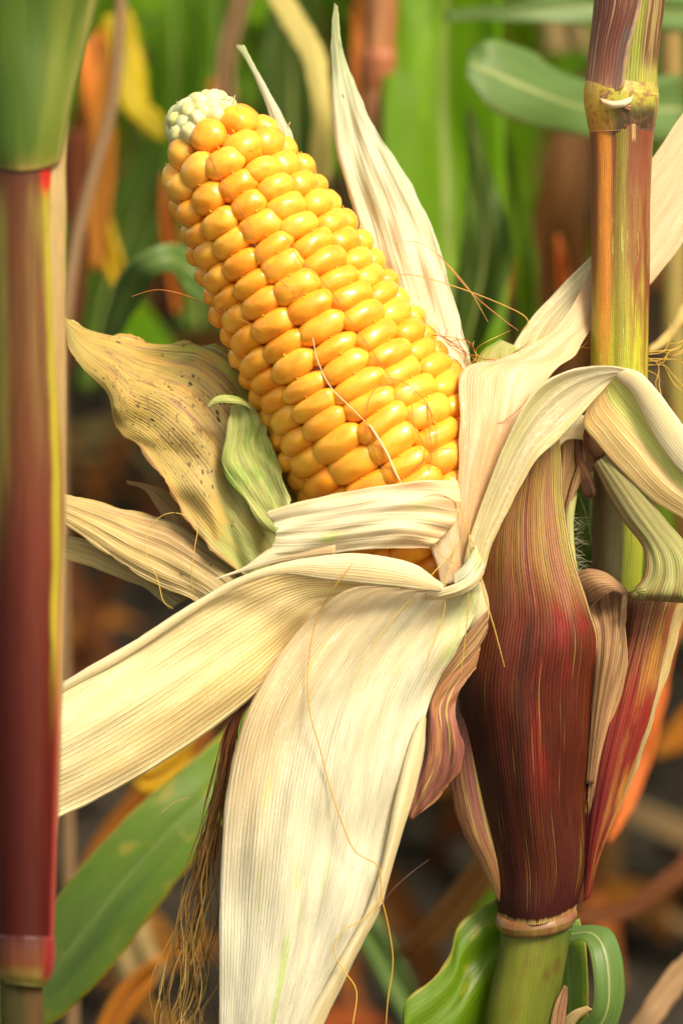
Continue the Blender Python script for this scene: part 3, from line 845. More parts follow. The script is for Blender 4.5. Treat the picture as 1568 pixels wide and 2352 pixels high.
far('leaf', [((205, 620, 1.45), (240, 620, 1.45)), ((200, 420, 1.45), (262, 420, 1.45)), ((215, 240, 1.45), (262, 220, 1.45)), ((235, 90, 1.45), (250, 80, 1.45))], M_b_orange, C, 'rusty dry leaf hanging by the tan stalk', wave=20)
far('leaf', [((395, 720, 1.5), (420, 720, 1.5)), ((380, 620, 1.5), (420, 600, 1.5)), ((365, 500, 1.5), (390, 480, 1.5)), ((372, 400, 1.5), (380, 400, 1.5))], M_b_orange, C)
far('leaf', [((290, 700, 1.6), (320, 720, 1.6)), ((250, 640, 1.6), (290, 620, 1.6)), ((225, 560, 1.6), (260, 520, 1.6)), ((230, 470, 1.6), (240, 465, 1.6))], M_b_yellow, C)
far('leaf', [((1190, 900, 1.45), (1220, 900, 1.45)), ((1180, 640, 1.45), (1232, 640, 1.45)), ((1160, 430, 1.45), (1205, 420, 1.45)), ((1150, 260, 1.45), (1160, 260, 1.45))], M_b_green, B)
far('leaf', [((1290, 760, 1.42), (1320, 770, 1.42)), ((1275, 640, 1.42), (1310, 650, 1.42)), ((1270, 540, 1.42), (1285, 540, 1.42))], M_b_orange, B)
far('leaf', [((930, 480, 1.42), (1030, 500, 1.42)), ((920, 350, 1.42), (1040, 380, 1.42)), ((915, 250, 1.42), (1020, 270, 1.42)), ((930, 180, 1.43), (960, 180, 1.43))], M_b_dark, A)
far('leaf', [((480, 560, 1.6), (560, 560, 1.6)), ((470, 330, 1.6), (540, 330, 1.6)), ((480, 180, 1.6), (500, 180, 1.6))], M_b_orange, C)
Dp = near_plant('maize_plant', 'blurred maize plant low on the left behind the pulled-back husk', [(760, 1000, 1.32), (720, 1400, 1.32), (650, 1800, 1.33), (620, 2400, 1.35)], M_b_stalk, .0050)
far('leaf', [((760, 1510, 1.14), (820, 1560, 1.14)), ((640, 1570, 1.12), (680, 1700, 1.12), 15), ((480, 1712, 1.09), (560, 1850, 1.09), 25), ((330, 1840, 1.07), (435, 1990, 1.07), 25), ((220, 1950, 1.05), (345, 2105, 1.05), 25), ((130, 2060, 1.03), (245, 2235, 1.03), 25), ((40, 2200, 1.01), (120, 2350, 1.01), 15), ((-60, 2330, 1.0), (-20, 2420, 1.0))],
    M_leaf_green, Dp, 'long green leaf with a yellow lower edge', rough=3, wave=10, n=60, m=20, mid=5)
far('leaf', [((150, 2050, 1.5), (260, 2120, 1.5)), ((250, 1880, 1.5), (330, 1960, 1.5)), ((380, 1730, 1.5), (440, 1800, 1.5)), ((470, 1660, 1.5), (490, 1680, 1.5))], M_b_orange, Dp, 'dry orange leaf under the green one')
far('leaf', [((260, 1720, 1.35), (300, 1780, 1.35)), ((330, 1760, 1.35), (340, 1830, 1.35)), ((400, 1720, 1.35), (420, 1770, 1.35)), ((450, 1660, 1.35), (455, 1670, 1.35))], M_b_yellow, Dp)
far('leaf', [((200, 2400, 1.3), (260, 2420, 1.3)), ((250, 2300, 1.3), (300, 2340, 1.3)), ((310, 2230, 1.3), (340, 2280, 1.3)), ((370, 2190, 1.3), (376, 2200, 1.3))], M_b_orange, Dp)
far('leaf', [((380, 2230, 1.6), (300, 2330, 1.6)), ((350, 2150, 1.6), (250, 2180, 1.6), 80), ((330, 2090, 1.6), (280, 2080, 1.6))], M_b_tan, Dp)
far('leaf', [((330, 1500, 1.7), (480, 1480, 1.7)), ((260, 1600, 1.7), (390, 1640, 1.7)), ((240, 1750, 1.7), (300, 1800, 1.7))], M_b_dark, Dp)

E = near_plant('maize_plant', 'blurred maize plant whose dry leaves droop at the lower right', [(1700, 900, 1.5), (1705, 1500, 1.5), (1710, 2200, 1.5)], M_b_stalk, .0060)
far('leaf', [((1640, 1880, 1.36), (1640, 1960, 1.36)), ((1560, 1970, 1.34), (1575, 2020, 1.34)), ((1450, 2060, 1.33), (1460, 2100, 1.33)), ((1350, 2085, 1.32), (1350, 2125, 1.32)), ((1290, 2110, 1.32), (1290, 2120, 1.32))], M_b_brown, E, 'dry brown strap lying along the soil', wave=8)
far('leaf', [((1660, 2140, 1.12), (1660, 2200, 1.12)), ((1570, 2190, 1.1), (1580, 2260, 1.1)), ((1500, 2270, 1.08), (1520, 2340, 1.08)), ((1440, 2370, 1.08), (1450, 2420, 1.08))], M_b_tan, E, 'dry tan leaf at the lower right corner', wave=8)
far('leaf', [((1640, 1560, 1.9), (1640, 1680, 1.9)), ((1560, 1640, 1.9), (1570, 1720, 1.9)), ((1500, 1720, 1.9), (1500, 1740, 1.9))], M_b_orange, E)
far('leaf', [((1100, 1960, 1.35), (1150, 2010, 1.35)), ((1020, 2060, 1.35), (1060, 2120, 1.35)), ((950, 2140, 1.35), (960, 2190, 1.35)), ((900, 2190, 1.35), (905, 2200, 1.35))], M_b_brown, E)
far('leaf', [((760, 2080, 1.5), (850, 2080, 1.5)), ((830, 2180, 1.5), (900, 2160, 1.5)), ((880, 2280, 1.5), (950, 2270, 1.5)), ((960, 2400, 1.5), (990, 2400, 1.5))], M_leaf_bluegreen, E)

# fallen dry leaves on the soil
lv_meshes = []
rs = random.Random(9)
for i in range(120):
    yy = 1.7 + 3.4 * rs.random()
    xx = rs.uniform(-1, 1) * (.14 * yy + .12)
    a = rs.uniform(0, PI * 2)
    if i < 6:
        ln = rs.uniform(.08, .22)
        wd = rs.uniform(.012, .028)
        spn = [Vector((-ln / 2, 0, .0)), Vector((-ln / 4, rs.uniform(-.02, .02), rs.uniform(.01, .03))), Vector((ln / 4, rs.uniform(-.02, .02), rs.uniform(.0, .03))), Vector((ln / 2, 0, .0))]
        o = blade('fallen_leaf', spn, [wd * .3, wd, wd * .8, .002], rs.choice([M_b_orange, M_b_tan, M_b_brown]), None, fold=rs.uniform(-.6, .6), n=10, m=4, twist=rs.uniform(-1.5, 1.5))
        lv_meshes.append(o)
    else:
        o = lv_meshes[i % 6].copy(); COL.objects.link(o)
    o.location = (xx, yy, .045 + .03 * math.sin(yy * 2 * PI / .75))
    o.rotation_euler = (rs.uniform(-.3, .3), rs.uniform(-.3, .3), a)
    hue = o.data.materials[0].name.split('_')[-1]
    tag(o, hue + ' dry fallen maize leaf lying on the dark soil, out of focus', 'fallen leaf', hue + ' fallen leaves on the soil')

# ------------------------------------------------------------------ the ear
EAR_BASE = W(1075, 1345, 60)
EAR = empty('corn_ear', EAR_BASE, 'ripe golden corn ear, husks pulled open, leaning left between the two stalks', 'corn ear')
C0 = Vector((480, 305, 0))
TILT = math.radians(29.4)
AX = Vector((math.sin(TILT), math.cos(TILT), 0))      # tip -> base, drawing units
SD = Vector((math.cos(TILT), -math.sin(TILT), 0))     # to the right


def prof(s):
    P = [(-40, 78), (0, 112), (35, 138), (75, 158), (200, 182), (384, 208), (612, 228), (782, 242), (950, 232), (1080, 200), (1200, 120)]
    if s <= P[0][0]: return P[0][1]
    for (a, ra), (b, rb) in zip(P, P[1:]):
        if s <= b:
            t = (s - a) / (b - a)
            return ra + (rb - ra) * t
    return P[-1][1]


def cobz(x, y, extra=3):
    d = Vector((x, y, 0)) - C0
    s = d.dot(AX); t = d.dot(SD)
    r = prof(s)
    return math.sqrt(max(r * r - t * t, 1)) + extra


def kernel_mesh(seed, ex=2.5, nub=True, lumpy=.04, nu=26, nv=16):
    rs = random.Random(seed)
    off = Vector((rs.random() * 9, rs.random() * 9, rs.random() * 9))
    verts, faces = [], []
    def S(a, e): return math.copysign(abs(a) ** e, a)
    e1 = 2 / ex
    for i in range(nv + 1):
        ph = -PI / 2 + PI * i / nv
        for j in range(nu):
            th = 2 * PI * j / nu
            x = S(math.cos(ph), .92) * S(math.cos(th), e1)
            y = S(math.cos(ph), .92) * S(math.sin(th), e1)
            z = S(math.sin(ph), .95)
            # kernels narrow towards the cob
            k = 1 - .12 * max(0, -z) - .02 * max(0, z) ** 2
            v = Vector((x * k, y * k, z))
            v *= 1 + lumpy * noise.noise(v * 1.3 + off) * 2
            verts.append(v)
    for i in range(nv):
        for j in range(nu):
            a = i * nu + j; b = i * nu + (j + 1) % nu
            faces.append((a, b, b + nu, a + nu))
    if nub:
        b0 = len(verts)
        c = Vector((rs.uniform(-.12, .12), .80, .62))
        d = Vector((rs.uniform(-.3, .3), .55, .55))
        for k in range(6):
            a = 2 * PI * k / 6
            verts.append(c + Vector((math.cos(a) * .055, 0, math.sin(a) * .09)))
        verts.append(c + d * rs.uniform(.22, .42))
        for k in range(6): faces.append((b0 + k, b0 + (k + 1) % 6, b0 + 6))
    me = bpy.data.meshes.new('kernel')
    me.from_pydata([tuple(v) for v in verts], [], faces)
    me.polygons.foreach_set('use_smooth', [True] * len(me.polygons))
    return me


kmeshes = [kernel_mesh(i, ex=random.choice([2.2, 2.4, 2.8]), lumpy=.034) for i in range(9)]
kmats = {}


def kmesh(i, mat):
    key = (i, mat.name)
    if key not in kmats:
        me = kmeshes[i].copy(); me.materials.clear(); me.materials.append(mat); kmats[key] = me
    return kmats[key]


# directions in the world at the ear (drawing x, y, z -> RT, -UP, -FWD)
def to_dir(v): return RT * v.x - UP * v.y - FWD * v.z


def put_kernel(p, xa, ya, za, a, b, c, mat, name='kernel', label=None, mi=None):
    """p drawing units; xa, ya, za drawing axes"""
    me = kmesh(mi if mi is not None else random.randrange(9), mat)
    o = bpy.data.objects.new(name, me)
    COL.objects.link(o)
    X, Y, Zv = to_dir(xa), to_dir(ya), to_dir(za)
    M = Matrix((( X.x * a * U, Y.x * b * U, Zv.x * c * U, 0), (X.y * a * U, Y.y * b * U, Zv.y * c * U, 0), (X.z * a * U, Y.z * b * U, Zv.z * c * U, 0), (0, 0, 0, 1)))
    M.translation = W(*p) - EAR_BASE
    o.parent = EAR
    o.matrix_basis = M
    if label: o['label'] = label
    return o


NR = 12
rs = random.Random(5)
back = []
ang0 = math.radians(-4)
for row in range(NR):
    th0 = ang0 + 2 * PI * row / NR
    even = row % 2 == 0
    s = (6 if even else 62) + rs.uniform(-8, 8)
    kk = 0
    rowwob = rs.uniform(0, 10)
    while s < 1150:
        big = 1.0 + max(0, .28 - s / 900)
        pitch = (51 + 5 * (s > 750)) * rs.uniform(.90, 1.12) * (1 + .32 * math.exp(-max(0, s - 20) / 90))
        th = th0 + math.radians(3.0 * noise.noise(Vector((s * .006, rowwob, 0)))) + s * 0.00018
        r = prof(s)
        slope = (prof(s + 12) - prof(s - 12)) / 24
        if s < 60: slope = max(slope, .55 * (1 - s / 60) + slope * .5)
        rad = SD * math.sin(th) + Vector((0, 0, 1)) * math.cos(th)
        za = (rad - AX * slope).normalized()
        ya = -(AX + rad * slope).normalized()
        xa = ya.cross(za).normalized()
        yw = pitch * .5 * 1.20
        xw = 2 * PI * (r - 16) / NR * .5 * 1.14 * rs.uniform(.97, 1.05)
        if s < 50: xw *= 1.36
        elif s < 100: xw *= 1.12
        elif s < 150: xw *= 1.05
        depth = 39
        lift = rs.uniform(-5, 5)
        p = C0 + AX * s + rad * (r - depth + lift)
        ang = (th + PI) % (2 * PI) - PI
        mat = M_kernel
        lab = None
        if s < 70 and ang > -.3 and rs.random() < .6: mat = M_kernel_blot; lab = 'golden kernel with small brown blotches'
        elif s < 90 and ang < -.5: mat = M_kernel_pale
        rot = Matrix.Rotation(rs.uniform(-.10, .10), 3, za)
        item = (p, rot @ xa, rot @ ya, za, xw, yw, depth, mat, lab)
        if s > 985 and ang > math.radians(24): pass
        elif abs(ang) < math.radians(103): put_kernel(*item[:8], label=lab)
        else: back.append(item)
        s += pitch
        kk += 1

# the far side of the cob, never seen singly
bv, bf = [], []
for (p, xa, ya, za, a, b, c, mat, lab) in back:
    X, Y, Zv = to_dir(xa), to_dir(ya), to_dir(za)
    o0 = W(*p); base = len(bv)
    me = kmeshes[len(bv) % 9]
    for v in me.vertices:
        bv.append(o0 + X * v.co.x * a * U + Y * v.co.y * b * U + Zv * v.co.z * c * U)
    for f in me.polygons: bf.append(tuple(base + i for i in f.vertices))
o = mesh_obj('far_side_kernels', bv, bf, M_kernel, EAR)
o['kind'] = 'stuff'
# core of the cob
M_core = simple('cob_core', (.62, .30, .10), .8)
tube('cob', [(*(C0 + AX * s), prof(s) - 50) for s in (-10, 60, 200, 400, 700, 1000, 1200)], M_core, EAR, n=30, seg=30)
tube('shank', [(1040, 1340, 40, 66), (1110, 1450, 20, 56), (1180, 1600, -10, 46), (1230, 1900, -20, 40)], M_husk_rim, EAR, n=20, seg=20)

# undeveloped pale kernels at the tip
tc0 = Vector((470, 296, 0))
rs = random.Random(21)
N = 40
for i in range(N):
    k = (i + .5) / N
    ph = math.acos(1 - 1.35 * k)
    th = i * 2.39996
    dx = math.sin(ph) * math.cos(th); dz = math.sin(ph) * math.sin(th); dy = math.cos(ph)
    if dz < -.55: continue
    nrm = (SD * dx * 1.0 + Vector((0, 0, 1)) * dz - AX * dy).normalized()
    p = tc0 + SD * dx * 66 + Vector((0, 0, 1)) * dz * 64 - AX * dy * (66 + rs.uniform(-9, 7))
    ya = (AX * -1 - nrm * (AX * -1).dot(nrm))
    ya = ya.normalized() if ya.length > .1 else SD
    xa = ya.cross(nrm).normalized()
    put_kernel(p, xa, ya, nrm, rs.uniform(18, 33), rs.uniform(17, 30), rs.uniform(18, 36), M_tip, name='undeveloped_kernel', label='pale green undeveloped kernel at the tip')
# short dry silk ends sticking up from the tip
M_tipbit = M_silk_cream
for (x, y, dx, dy) in ((523, 232, 12, -10), (535, 240, 5, -22), (508, 228, 16, -4), (497, 240, -12, 30), (470, 300, 6, 20), (660, 290, 6, -10)):
    tube('silk_end', [(x, y, 60, 2.2), (x + dx * .5, y + dy * .5 + 2, 66, 1.8), (x + dx, y + dy, 70, .8)], M_tipbit, EAR, n=6, seg=6)

# ---- husk leaves
def hl(rows, mat, label, **k):
    return sheet('husk_leaf', rows, mat, EAR, label=label, **k)


hl([((1034, 1356, 222), (1097, 1322, 190), 12), ((930, 1356, 215), (1102, 1352, 185), 20), ((825, 1347, 205), (1098, 1388, 175), 28), ((748, 1386, 205), (1084, 1426, 165), 38), ((645, 1500, 220), (1044, 1500, 170), 46),
    ((562, 1650, 232), (990, 1600, 178), 46), ((521, 1820, 238), (955, 1740, 190), 42), ((507, 2000, 236), (915, 1900, 198), 38), ((504, 2190, 228), (860, 2070, 200), 34), ((504, 2400, 215), (775, 2260, 195), 28), ((500, 2640, 190), (650, 2480, 180), 20)],
   M_husk_front, 'broad cream husk leaf hanging down at the front', n=170, m=60, wave=20, wf=4.2, ridge=1.8, rf=6, seed=1)
hl([((972, 1636, 205), (978, 1650, 200), 4), ((938, 1715, 214), (973, 1725, 196), 14), ((908, 1830, 222), (948, 1835, 200), 18), ((886, 1950, 226), (910, 1955, 205), 16), ((848, 2075, 226), (872, 2090, 208), 14), ((786, 2195, 222), (828, 2175, 205), 16),
    ((715, 2320, 214), (780, 2275, 200), 16), ((640, 2450, 200), (720, 2400, 190), 16)],
   M_husk_rim, 'rolled greenish-white edge of the hanging husk', n=100, m=16, seed=2)
hl([((930, 1322, 170), (900, 1400, 140), 0), ((770, 1312, 190), (745, 1415, 150), -12), ((650, 1306, 218), (700, 1470, 172), -14), ((530, 1342, 246), (612, 1572, 200), 10), ((405, 1408, 268), (500, 1664, 232), 26), ((280, 1490, 290), (378, 1748, 262), 30),
    ((140, 1574, 312), (250, 1822, 292), 30), ((10, 1650, 330), (112, 1890, 312), 26), ((-120, 1730, 340), (-20, 1950, 330), 20)],
   M_husk_left, 'long cream husk leaf reaching to the lower left', n=150, m=50, wave=22, wf=3, ridge=1.2, rf=5, seed=3)
hl([((1020, 1343, 250), (1016, 1359, 252), 2), ((955, 1300, 286), (948, 1352, 284), 6), ((870, 1275, 300), (852, 1343, 296), 8), ((780, 1273, 296), (745, 1331, 296), 8), ((680, 1286, 290), (640, 1319, 292), 6), ((560, 1321, 280), (545, 1347, 285), 5),
    ((440, 1387, 287), (432, 1414, 292), 5), ((300, 1477, 302), (292, 1508, 305), 5), ((140, 1569, 322), (136, 1594, 322), 4), ((0, 1648, 335), (0, 1672, 335), 3)],
   M_husk_rim, 'curled upper rim of the lower-left husk', n=130, m=14, seed=4, rough=2)
hl([[(1050, 1104, 238), (1057, 1150, 246), (1043, 1200, 246), (1012, 1236, 244), (986, 1259, 240)], [(962, 1105, 262), (955, 1142, 268), (946, 1182, 270), (930, 1222, 266), (912, 1259, 258)],
    [(862, 1118, 268), (852, 1153, 276), (845, 1190, 276), (838, 1228, 270), (828, 1263, 262)], [(762, 1136, 250), (752, 1168, 260), (748, 1204, 260), (745, 1240, 254), (742, 1274, 248)],
    [(682, 1154, 236), (672, 1182, 246), (672, 1212, 246), (668, 1246, 242), (655, 1284, 236)], [(616, 1174, 224), (622, 1194, 234), (632, 1216, 236), (628, 1246, 232), (610, 1294, 226)]],
   M_husk_flap, 'short torn husk flap lying across the ear', n=90, m=40, wave=14, wf=6, ridge=1.2, rf=6, seed=5, jag=14, jagf=5)
hl([((770, 1243, 246), (770, 1272, 248), 4), ((640, 1256, 232), (650, 1290, 232), 4), ((598, 1275, 226), (580, 1308, 226), 3), ((562, 1302, 222), (528, 1322, 222), 2), ((515, 1321, 220), (490, 1331, 220), 0)],
   M_husk_flap, 'thin torn strip below the flap', n=60, m=10, seed=6, jag=6, zadd=3)
hl([((1012, 1345, 214), (1062, 1335, 205), 5), ((1000, 1290, 216), (1058, 1275, 208), 6), ((984, 1235, 216), (1056, 1190, 210), 8), ((990, 1170, 214), (1056, 1110, 212), 8)],
   M_husk_right, 'narrow peach inner husk beside the flap', n=40, m=14, seed=7)
hl([((1034, 1340, 206), (1080, 1330, 190), 6), ((1042, 1270, 208), (1100, 1250, 178), 12), ((1050, 1180, 208), (1135, 1150, 155), 18), ((1052, 1080, 200), (1185, 1030, 132), 22), ((1056, 970, 180), (1228, 930, 112), 22), ((1060, 852, 118), (1268, 856, 80), 20),
    ((1150, 824, 64), (1318, 818, 18), 14), ((1226, 788, 12), (1345, 772, -50), 12), ((1288, 740, -38), (1385, 735, -110), 8), ((1360, 610, -130), (1430, 700, -150), 8), ((1440, 440, -160), (1495, 650, -175), 10), ((1510, 345, -175), (1566, 560, -190), 12), ((1590, 230, -190), (1650, 440, -200), 12), ((1680, 140, -200), (1720, 300, -205), 4)],
   M_husk_right, 'wide peach husk leaf swept up to the right behind the stalk', n=190, m=50, wave=9, wf=2, ridge=.3, rf=7, seed=8)
hl([((1060, 1338, 220), (1108, 1322, 196), 6), ((1076, 1240, 224), (1128, 1252, 190), 8), ((1130, 1090, 226), (1174, 1156, 182), -6), ((1182, 970, 218), (1228, 1062, 176), -14), ((1232, 893, 204), (1286, 1005, 160), -16), ((1290, 856, 186), (1336, 950, 148), -12),
    ((1350, 842, 166), (1376, 905, 134), -6), ((1405, 841, 146), (1398, 880, 122), 0), ((1445, 850, 132), (1412, 866, 124), 0)],
   M_husk_arch, 'translucent arching husk leaf with raised veins', n=120, m=40, wave=6, seed=9, ridge=1.4, rf=3.5)
hl([[(1378, 884, 92), (1385, 872, 98), (1392, 862, 104), (1398, 852, 110), (1402, 845, 116)], [(1338, 966, 84), (1372, 930, 96), (1410, 905, 104), (1440, 880, 118), (1470, 862, 132)],
    [(1368, 1015, 88), (1410, 985, 106), (1450, 955, 104), (1485, 930, 122), (1518, 910, 142)], [(1422, 1077, 92), (1462, 1045, 112), (1500, 1020, 108), (1532, 995, 126), (1562, 975, 144)],
    [(1500, 1150, 98), (1530, 1120, 120), (1560, 1100, 114), (1588, 1080, 130), (1610, 1060, 146)], [(1590, 1205, 104), (1615, 1180, 120), (1640, 1160, 120), (1665, 1140, 130), (1690, 1125, 146)]],
   M_husk_fall, 'falling end of the arched husk with a green stripe', n=100, m=40, seed=10, wave=4)
hl([((1412, 866, 118), (1400, 842, 122), 3), ((1452, 905, 126), (1462, 853, 134), 8), ((1486, 975, 132), (1514, 904, 146), 10), ((1536, 1055, 138), (1570, 980, 150), 10), ((1600, 1120, 142), (1640, 1060, 152), 8)],
   M_husk_rim, 'pale turned-over edge of the falling husk', n=60, m=14, seed=11, zadd=6)
hl([((1165, 822, -70), (1320, 790, -90), 6), ((1205, 748, -95), (1345, 735, -115), 8), ((1280, 665, -120), (1380, 690, -135), 8), ((1360, 585, -140), (1420, 640, -150), 4), ((1440, 500, -165), (1490, 560, -170))],
   M_husk_arch, 'translucent husk leaf behind the stalk', n=60, m=24, seed=12, wave=6)
hl([((940, 900, -110), (1092, 880, -90), 10), ((880, 740, -120), (1070, 790, -100), 16), ((845, 600, -130), (1030, 645, -110), 18), ((808, 470, -135), (991, 520, -120), 18), ((774, 350, -140), (928, 396, -130), 14), ((764, 235, -145), (858, 290, -140), 12), ((761, 140, -150), (815, 195, -148), 8),
    ((762, 60, -155), (782, 95, -152), 3), ((768, 8, -160), (775, 14, -158))],
   M_husk_back, 'pale pointed husk leaf standing upright behind the ear', n=140, m=36, wave=22, wf=5, ridge=2.6, rf=4, seed=13, rough=4)
hl([((640, 420, -130), (690, 400, -120), 5), ((632, 320, -132), (670, 310, -126), 5), ((614, 252, -135), (650, 268, -130), 6), ((583, 175, -140), (612, 198, -136), 5), ((558, 128, -142), (580, 142, -140), 3), ((543, 104, -144), (562, 104, -142), 2)],
   M_husk_back, 'small narrow husk tip behind the top of the ear', n=50, m=12, seed=14, rough=3, jag=6)
hl([((1085, 850, -60), (1200, 830, -70), 10), ((1105, 808, -66), (1190, 805, -72), 10), ((1148, 780, -70), (1176, 792, -74), 5)], M_husk_green, 'small pale green husk tip at the right of the ear', n=30, m=14, seed=15)
hl([[(690, 1160, -30), (680, 1220, 10), (660, 1290, 50), (640, 1330, 70), (610, 1370, 80)], [(625, 1000, -60), (600, 1085, 0), (575, 1180, 44), (552, 1245, 60), (535, 1305, 62)], [(548, 842, -80), (520, 950, -20), (500, 1050, 34), (475, 1140, 56), (450, 1226, 54)],
    [(470, 789, -84), (450, 880, -30), (435, 970, 30), (415, 1060, 54), (398, 1140, 50)], [(400, 786, -76), (385, 855, -30), (370, 920, 20), (352, 990, 46), (335, 1040, 40)], [(332, 784, -60), (318, 835, -20), (302, 890, 14), (285, 945, 38), (270, 990, 32)],
    [(268, 771, -44), (262, 805, -16), (255, 845, 12), (250, 880, 26), (246, 905, 22)], [(200, 754, -16), (196, 776, -4), (190, 796, 8), (184, 815, 14), (178, 834, 14)], [(135, 721, 10), (136, 724, 10), (137, 727, 10), (138, 729, 10), (138, 731, 10)]],
   M_husk_spot, 'brown-spotted drying husk leaf spreading left', n=130, m=44, wave=34, wf=6, ridge=1.4, rf=5, seed=16, rough=13)
hl([((640, 1400, 20), (560, 1480, 60), 10), ((550, 1305, 10), (470, 1400, 54), 22), ((470, 1250, 0), (428, 1372, 50), 26), ((400, 1200, -6), (362, 1345, 44), 26), ((325, 1180, -8), (285, 1302, 40), 22), ((235, 1155, -10), (205, 1242, 30), 16), ((140, 1134, -10), (128, 1188, 16), 8), ((50, 1112, -14), (48, 1130, 0))],
   M_husk_tan, 'striped tan husk leaf at the lower left', n=110, m=36, wave=14, wf=4, ridge=2.4, rf=4, seed=17, rough=5)
hl([((520, 1290, -40), (470, 1330, -30), 6), ((440, 1190, -54), (410, 1235, -40), 10), ((385, 1130, -60), (362, 1165, -52), 6), ((335, 1112, -64), (330, 1124, -60), 3), ((290, 1104, -66), (292, 1110, -66))], M_husk_brown, 'brown dead husk tip poking out on the left', n=50, m=14, seed=18, rough=4)
hl([((440, 1370, -30), (390, 1400, -10), 5), ((370, 1330, -36), (330, 1350, -20), 6), ((290, 1280, -40), (262, 1325, -26), 8), ((215, 1246, -44), (200, 1298, -34), 8), ((140, 1228, -48), (132, 1278, -40), 6), ((60, 1215, -50), (58, 1240, -50))], M_husk_tan, 'small grey-tan husk leaf under the striped one', n=60, m=16, seed=19, rough=4, wave=8)
hl([((640, 1240, 140), (668, 1156, 120), 6), ((590, 1186, 100), (656, 1120, 92), 2), ((548, 1130, 84), (640, 1066, 70), 1), ((506, 1062, 72), (620, 1008, 56), 0), ((524, 996, 66), (602, 962, 48), 0), ((527, 932, 66), (574, 922, 46), 2)],
   M_husk_green, 'small green husk flap left of the ear', n=60, m=20, seed=20, rough=9, wave=16, wf=6)
hl([((590, 950, 58), (570, 925, 50), 4), ((558, 930, 84), (548, 911, 74), 5), ((524, 926, 94), (518, 906, 86), 5), ((498, 926, 96), (494, 912, 92), 3), ((476, 935, 96), (477, 931, 96))], M_husk_green, 'curled pale tip of the green flap', n=30, m=8, seed=21, zadd=4)
hl([((1225, 1000, 60), (1260, 1050, 60)), ((1275, 960, 50), (1300, 1012, 50), 6), ((1320, 950, 44), (1345, 1008, 44), 6), ((1352, 960, 40), (1362, 990, 40))], M_husk_rim, 'short pale husk under the arch', n=30, m=12, seed=22, jag=8)

hl([((975, 1362, 246), (980, 1376, 236), 4), ((1015, 1352, 252), (1022, 1376, 238), 7), ((1055, 1338, 250), (1064, 1364, 236), 9), ((1088, 1316, 238), (1098, 1342, 222), 7), ((1108, 1288, 214), (1114, 1304, 206), 3)],
   M_husk_rim, 'gathered base fold where the husks meet', n=40, m=14, seed=23, wave=5, wf=5)
hl([((1040, 1320, 236), (1044, 1352, 240), 4), ((1068, 1296, 240), (1078, 1330, 242), 7), ((1090, 1250, 228), (1108, 1290, 224), 6)], M_husk_back, 'small pale crease at the husk base', n=24, m=10, seed=24, wave=4)

# ---- silk
def strand(pts, r, mat, label=None, on_cob=False, name='silk_strand', n=None):
    pp = []
    r *= .78
    for p in pts:
        if len(p) == 2: pp.append((p[0], p[1], cobz(p[0], p[1], 4), r))
        else: pp.append((p[0], p[1], p[2], r))
    pp[0] = (*pp[0][:3], r * .8); pp[-1] = (*pp[-1][:3], r * .45)
    return tube(name, pp, mat, EAR, n=n or max(12, 6 * len(pp)), seg=6, cap=False, label=label)


O_, Y_ = M_silk_orange, M_silk_yellow
strand([(303, 681, 120), (340, 669, 130), (372, 666, 138), (420, 676, 130), (475, 698), (530, 722), (575, 745), (600, 762)], 1.3, O_, 'thin brown silk thread sticking out left of the ear')
strand([(470, 326), (484, 362), (505, 405), (540, 462), (575, 518), (592, 575), (640, 640), (700, 690)], 1.1, O_)
strand([(655, 540), (690, 600), (735, 640), (775, 690), (810, 745), (850, 800), (885, 850), (905, 880)], 1.2, O_)
strand([(718, 776), (730, 830), (760, 890), (810, 940), (850, 980)], 1.6, M_silk_cream)
strand([(848, 976), (870, 1010), (890, 1045), (905, 1080), (922, 1112)], 4.0, M_silk_cream, 'flat cream strand across the lower kernels')
strand([(890, 868), (930, 880), (975, 920), (995, 965), (1003, 1010), (1000, 1060)], 1.2, O_)
strand([(905, 880), (860, 895), (842, 940), (845, 1000), (870, 1060), (895, 1110, 235)], 1.2, O_)
strand([(945, 930), (950, 980), (975, 1030), (965, 1080, 235)], 1.2, O_)
strand([(980, 925), (985, 985), (990, 1040), (985, 1090, 230)], 1.4, O_)
strand([(920, 1105, 240), (960, 1070), (1000, 1035), (1055, 1028, 190)], 1.2, O_)
strand([(1056, 1110, 225), (1030, 1085), (1000, 1068), (975, 1075)], 1.1, O_)
strand([(1080, 840, 60), (1060, 800, 50), (1020, 775, 50), (980, 745, 70), (965, 720, 90)], 1.2, O_)
strand([(660, 690), (690, 676), (700, 650)], .9, O_)
strand([(880, 635, 20), (950, 632, 0), (1050, 660, -10), (1130, 690, -10), (1195, 720, -20), (1212, 742, -20), (1195, 765, -20)], 1.6, Y_, 'yellow silk thread looping out right of the ear')
strand([(1008, 585, -40), (1040, 625, -30), (1090, 680, -20), (1150, 730, -10), (1190, 760, -10)], 1.5, O_)
strand([(900, 555, -20), (970, 560, -40), (1030, 610, -40), (1080, 670, -20), (1120, 740, 0)], 1.1, Y_)
rs = random.Random(3)
for i in range(16):
    x0, y0 = 1068 + rs.uniform(-12, 30), 830 + rs.uniform(-20, 20)
    a = rs.uniform(-2.6, -.15)
    ln = rs.uniform(70, 170)
    pts = [(x0, y0, 40)]
    x, y = x0, y0
    for k in range(5):
        a += rs.uniform(-.75, .75)
        x += math.cos(a) * ln / 5; y += math.sin(a) * ln / 5 * .7
        pts.append((x, y, 40 + rs.uniform(-40, 50)))
    strand(pts, rs.uniform(.9, 1.5), rs.choice([O_, O_, Y_]))
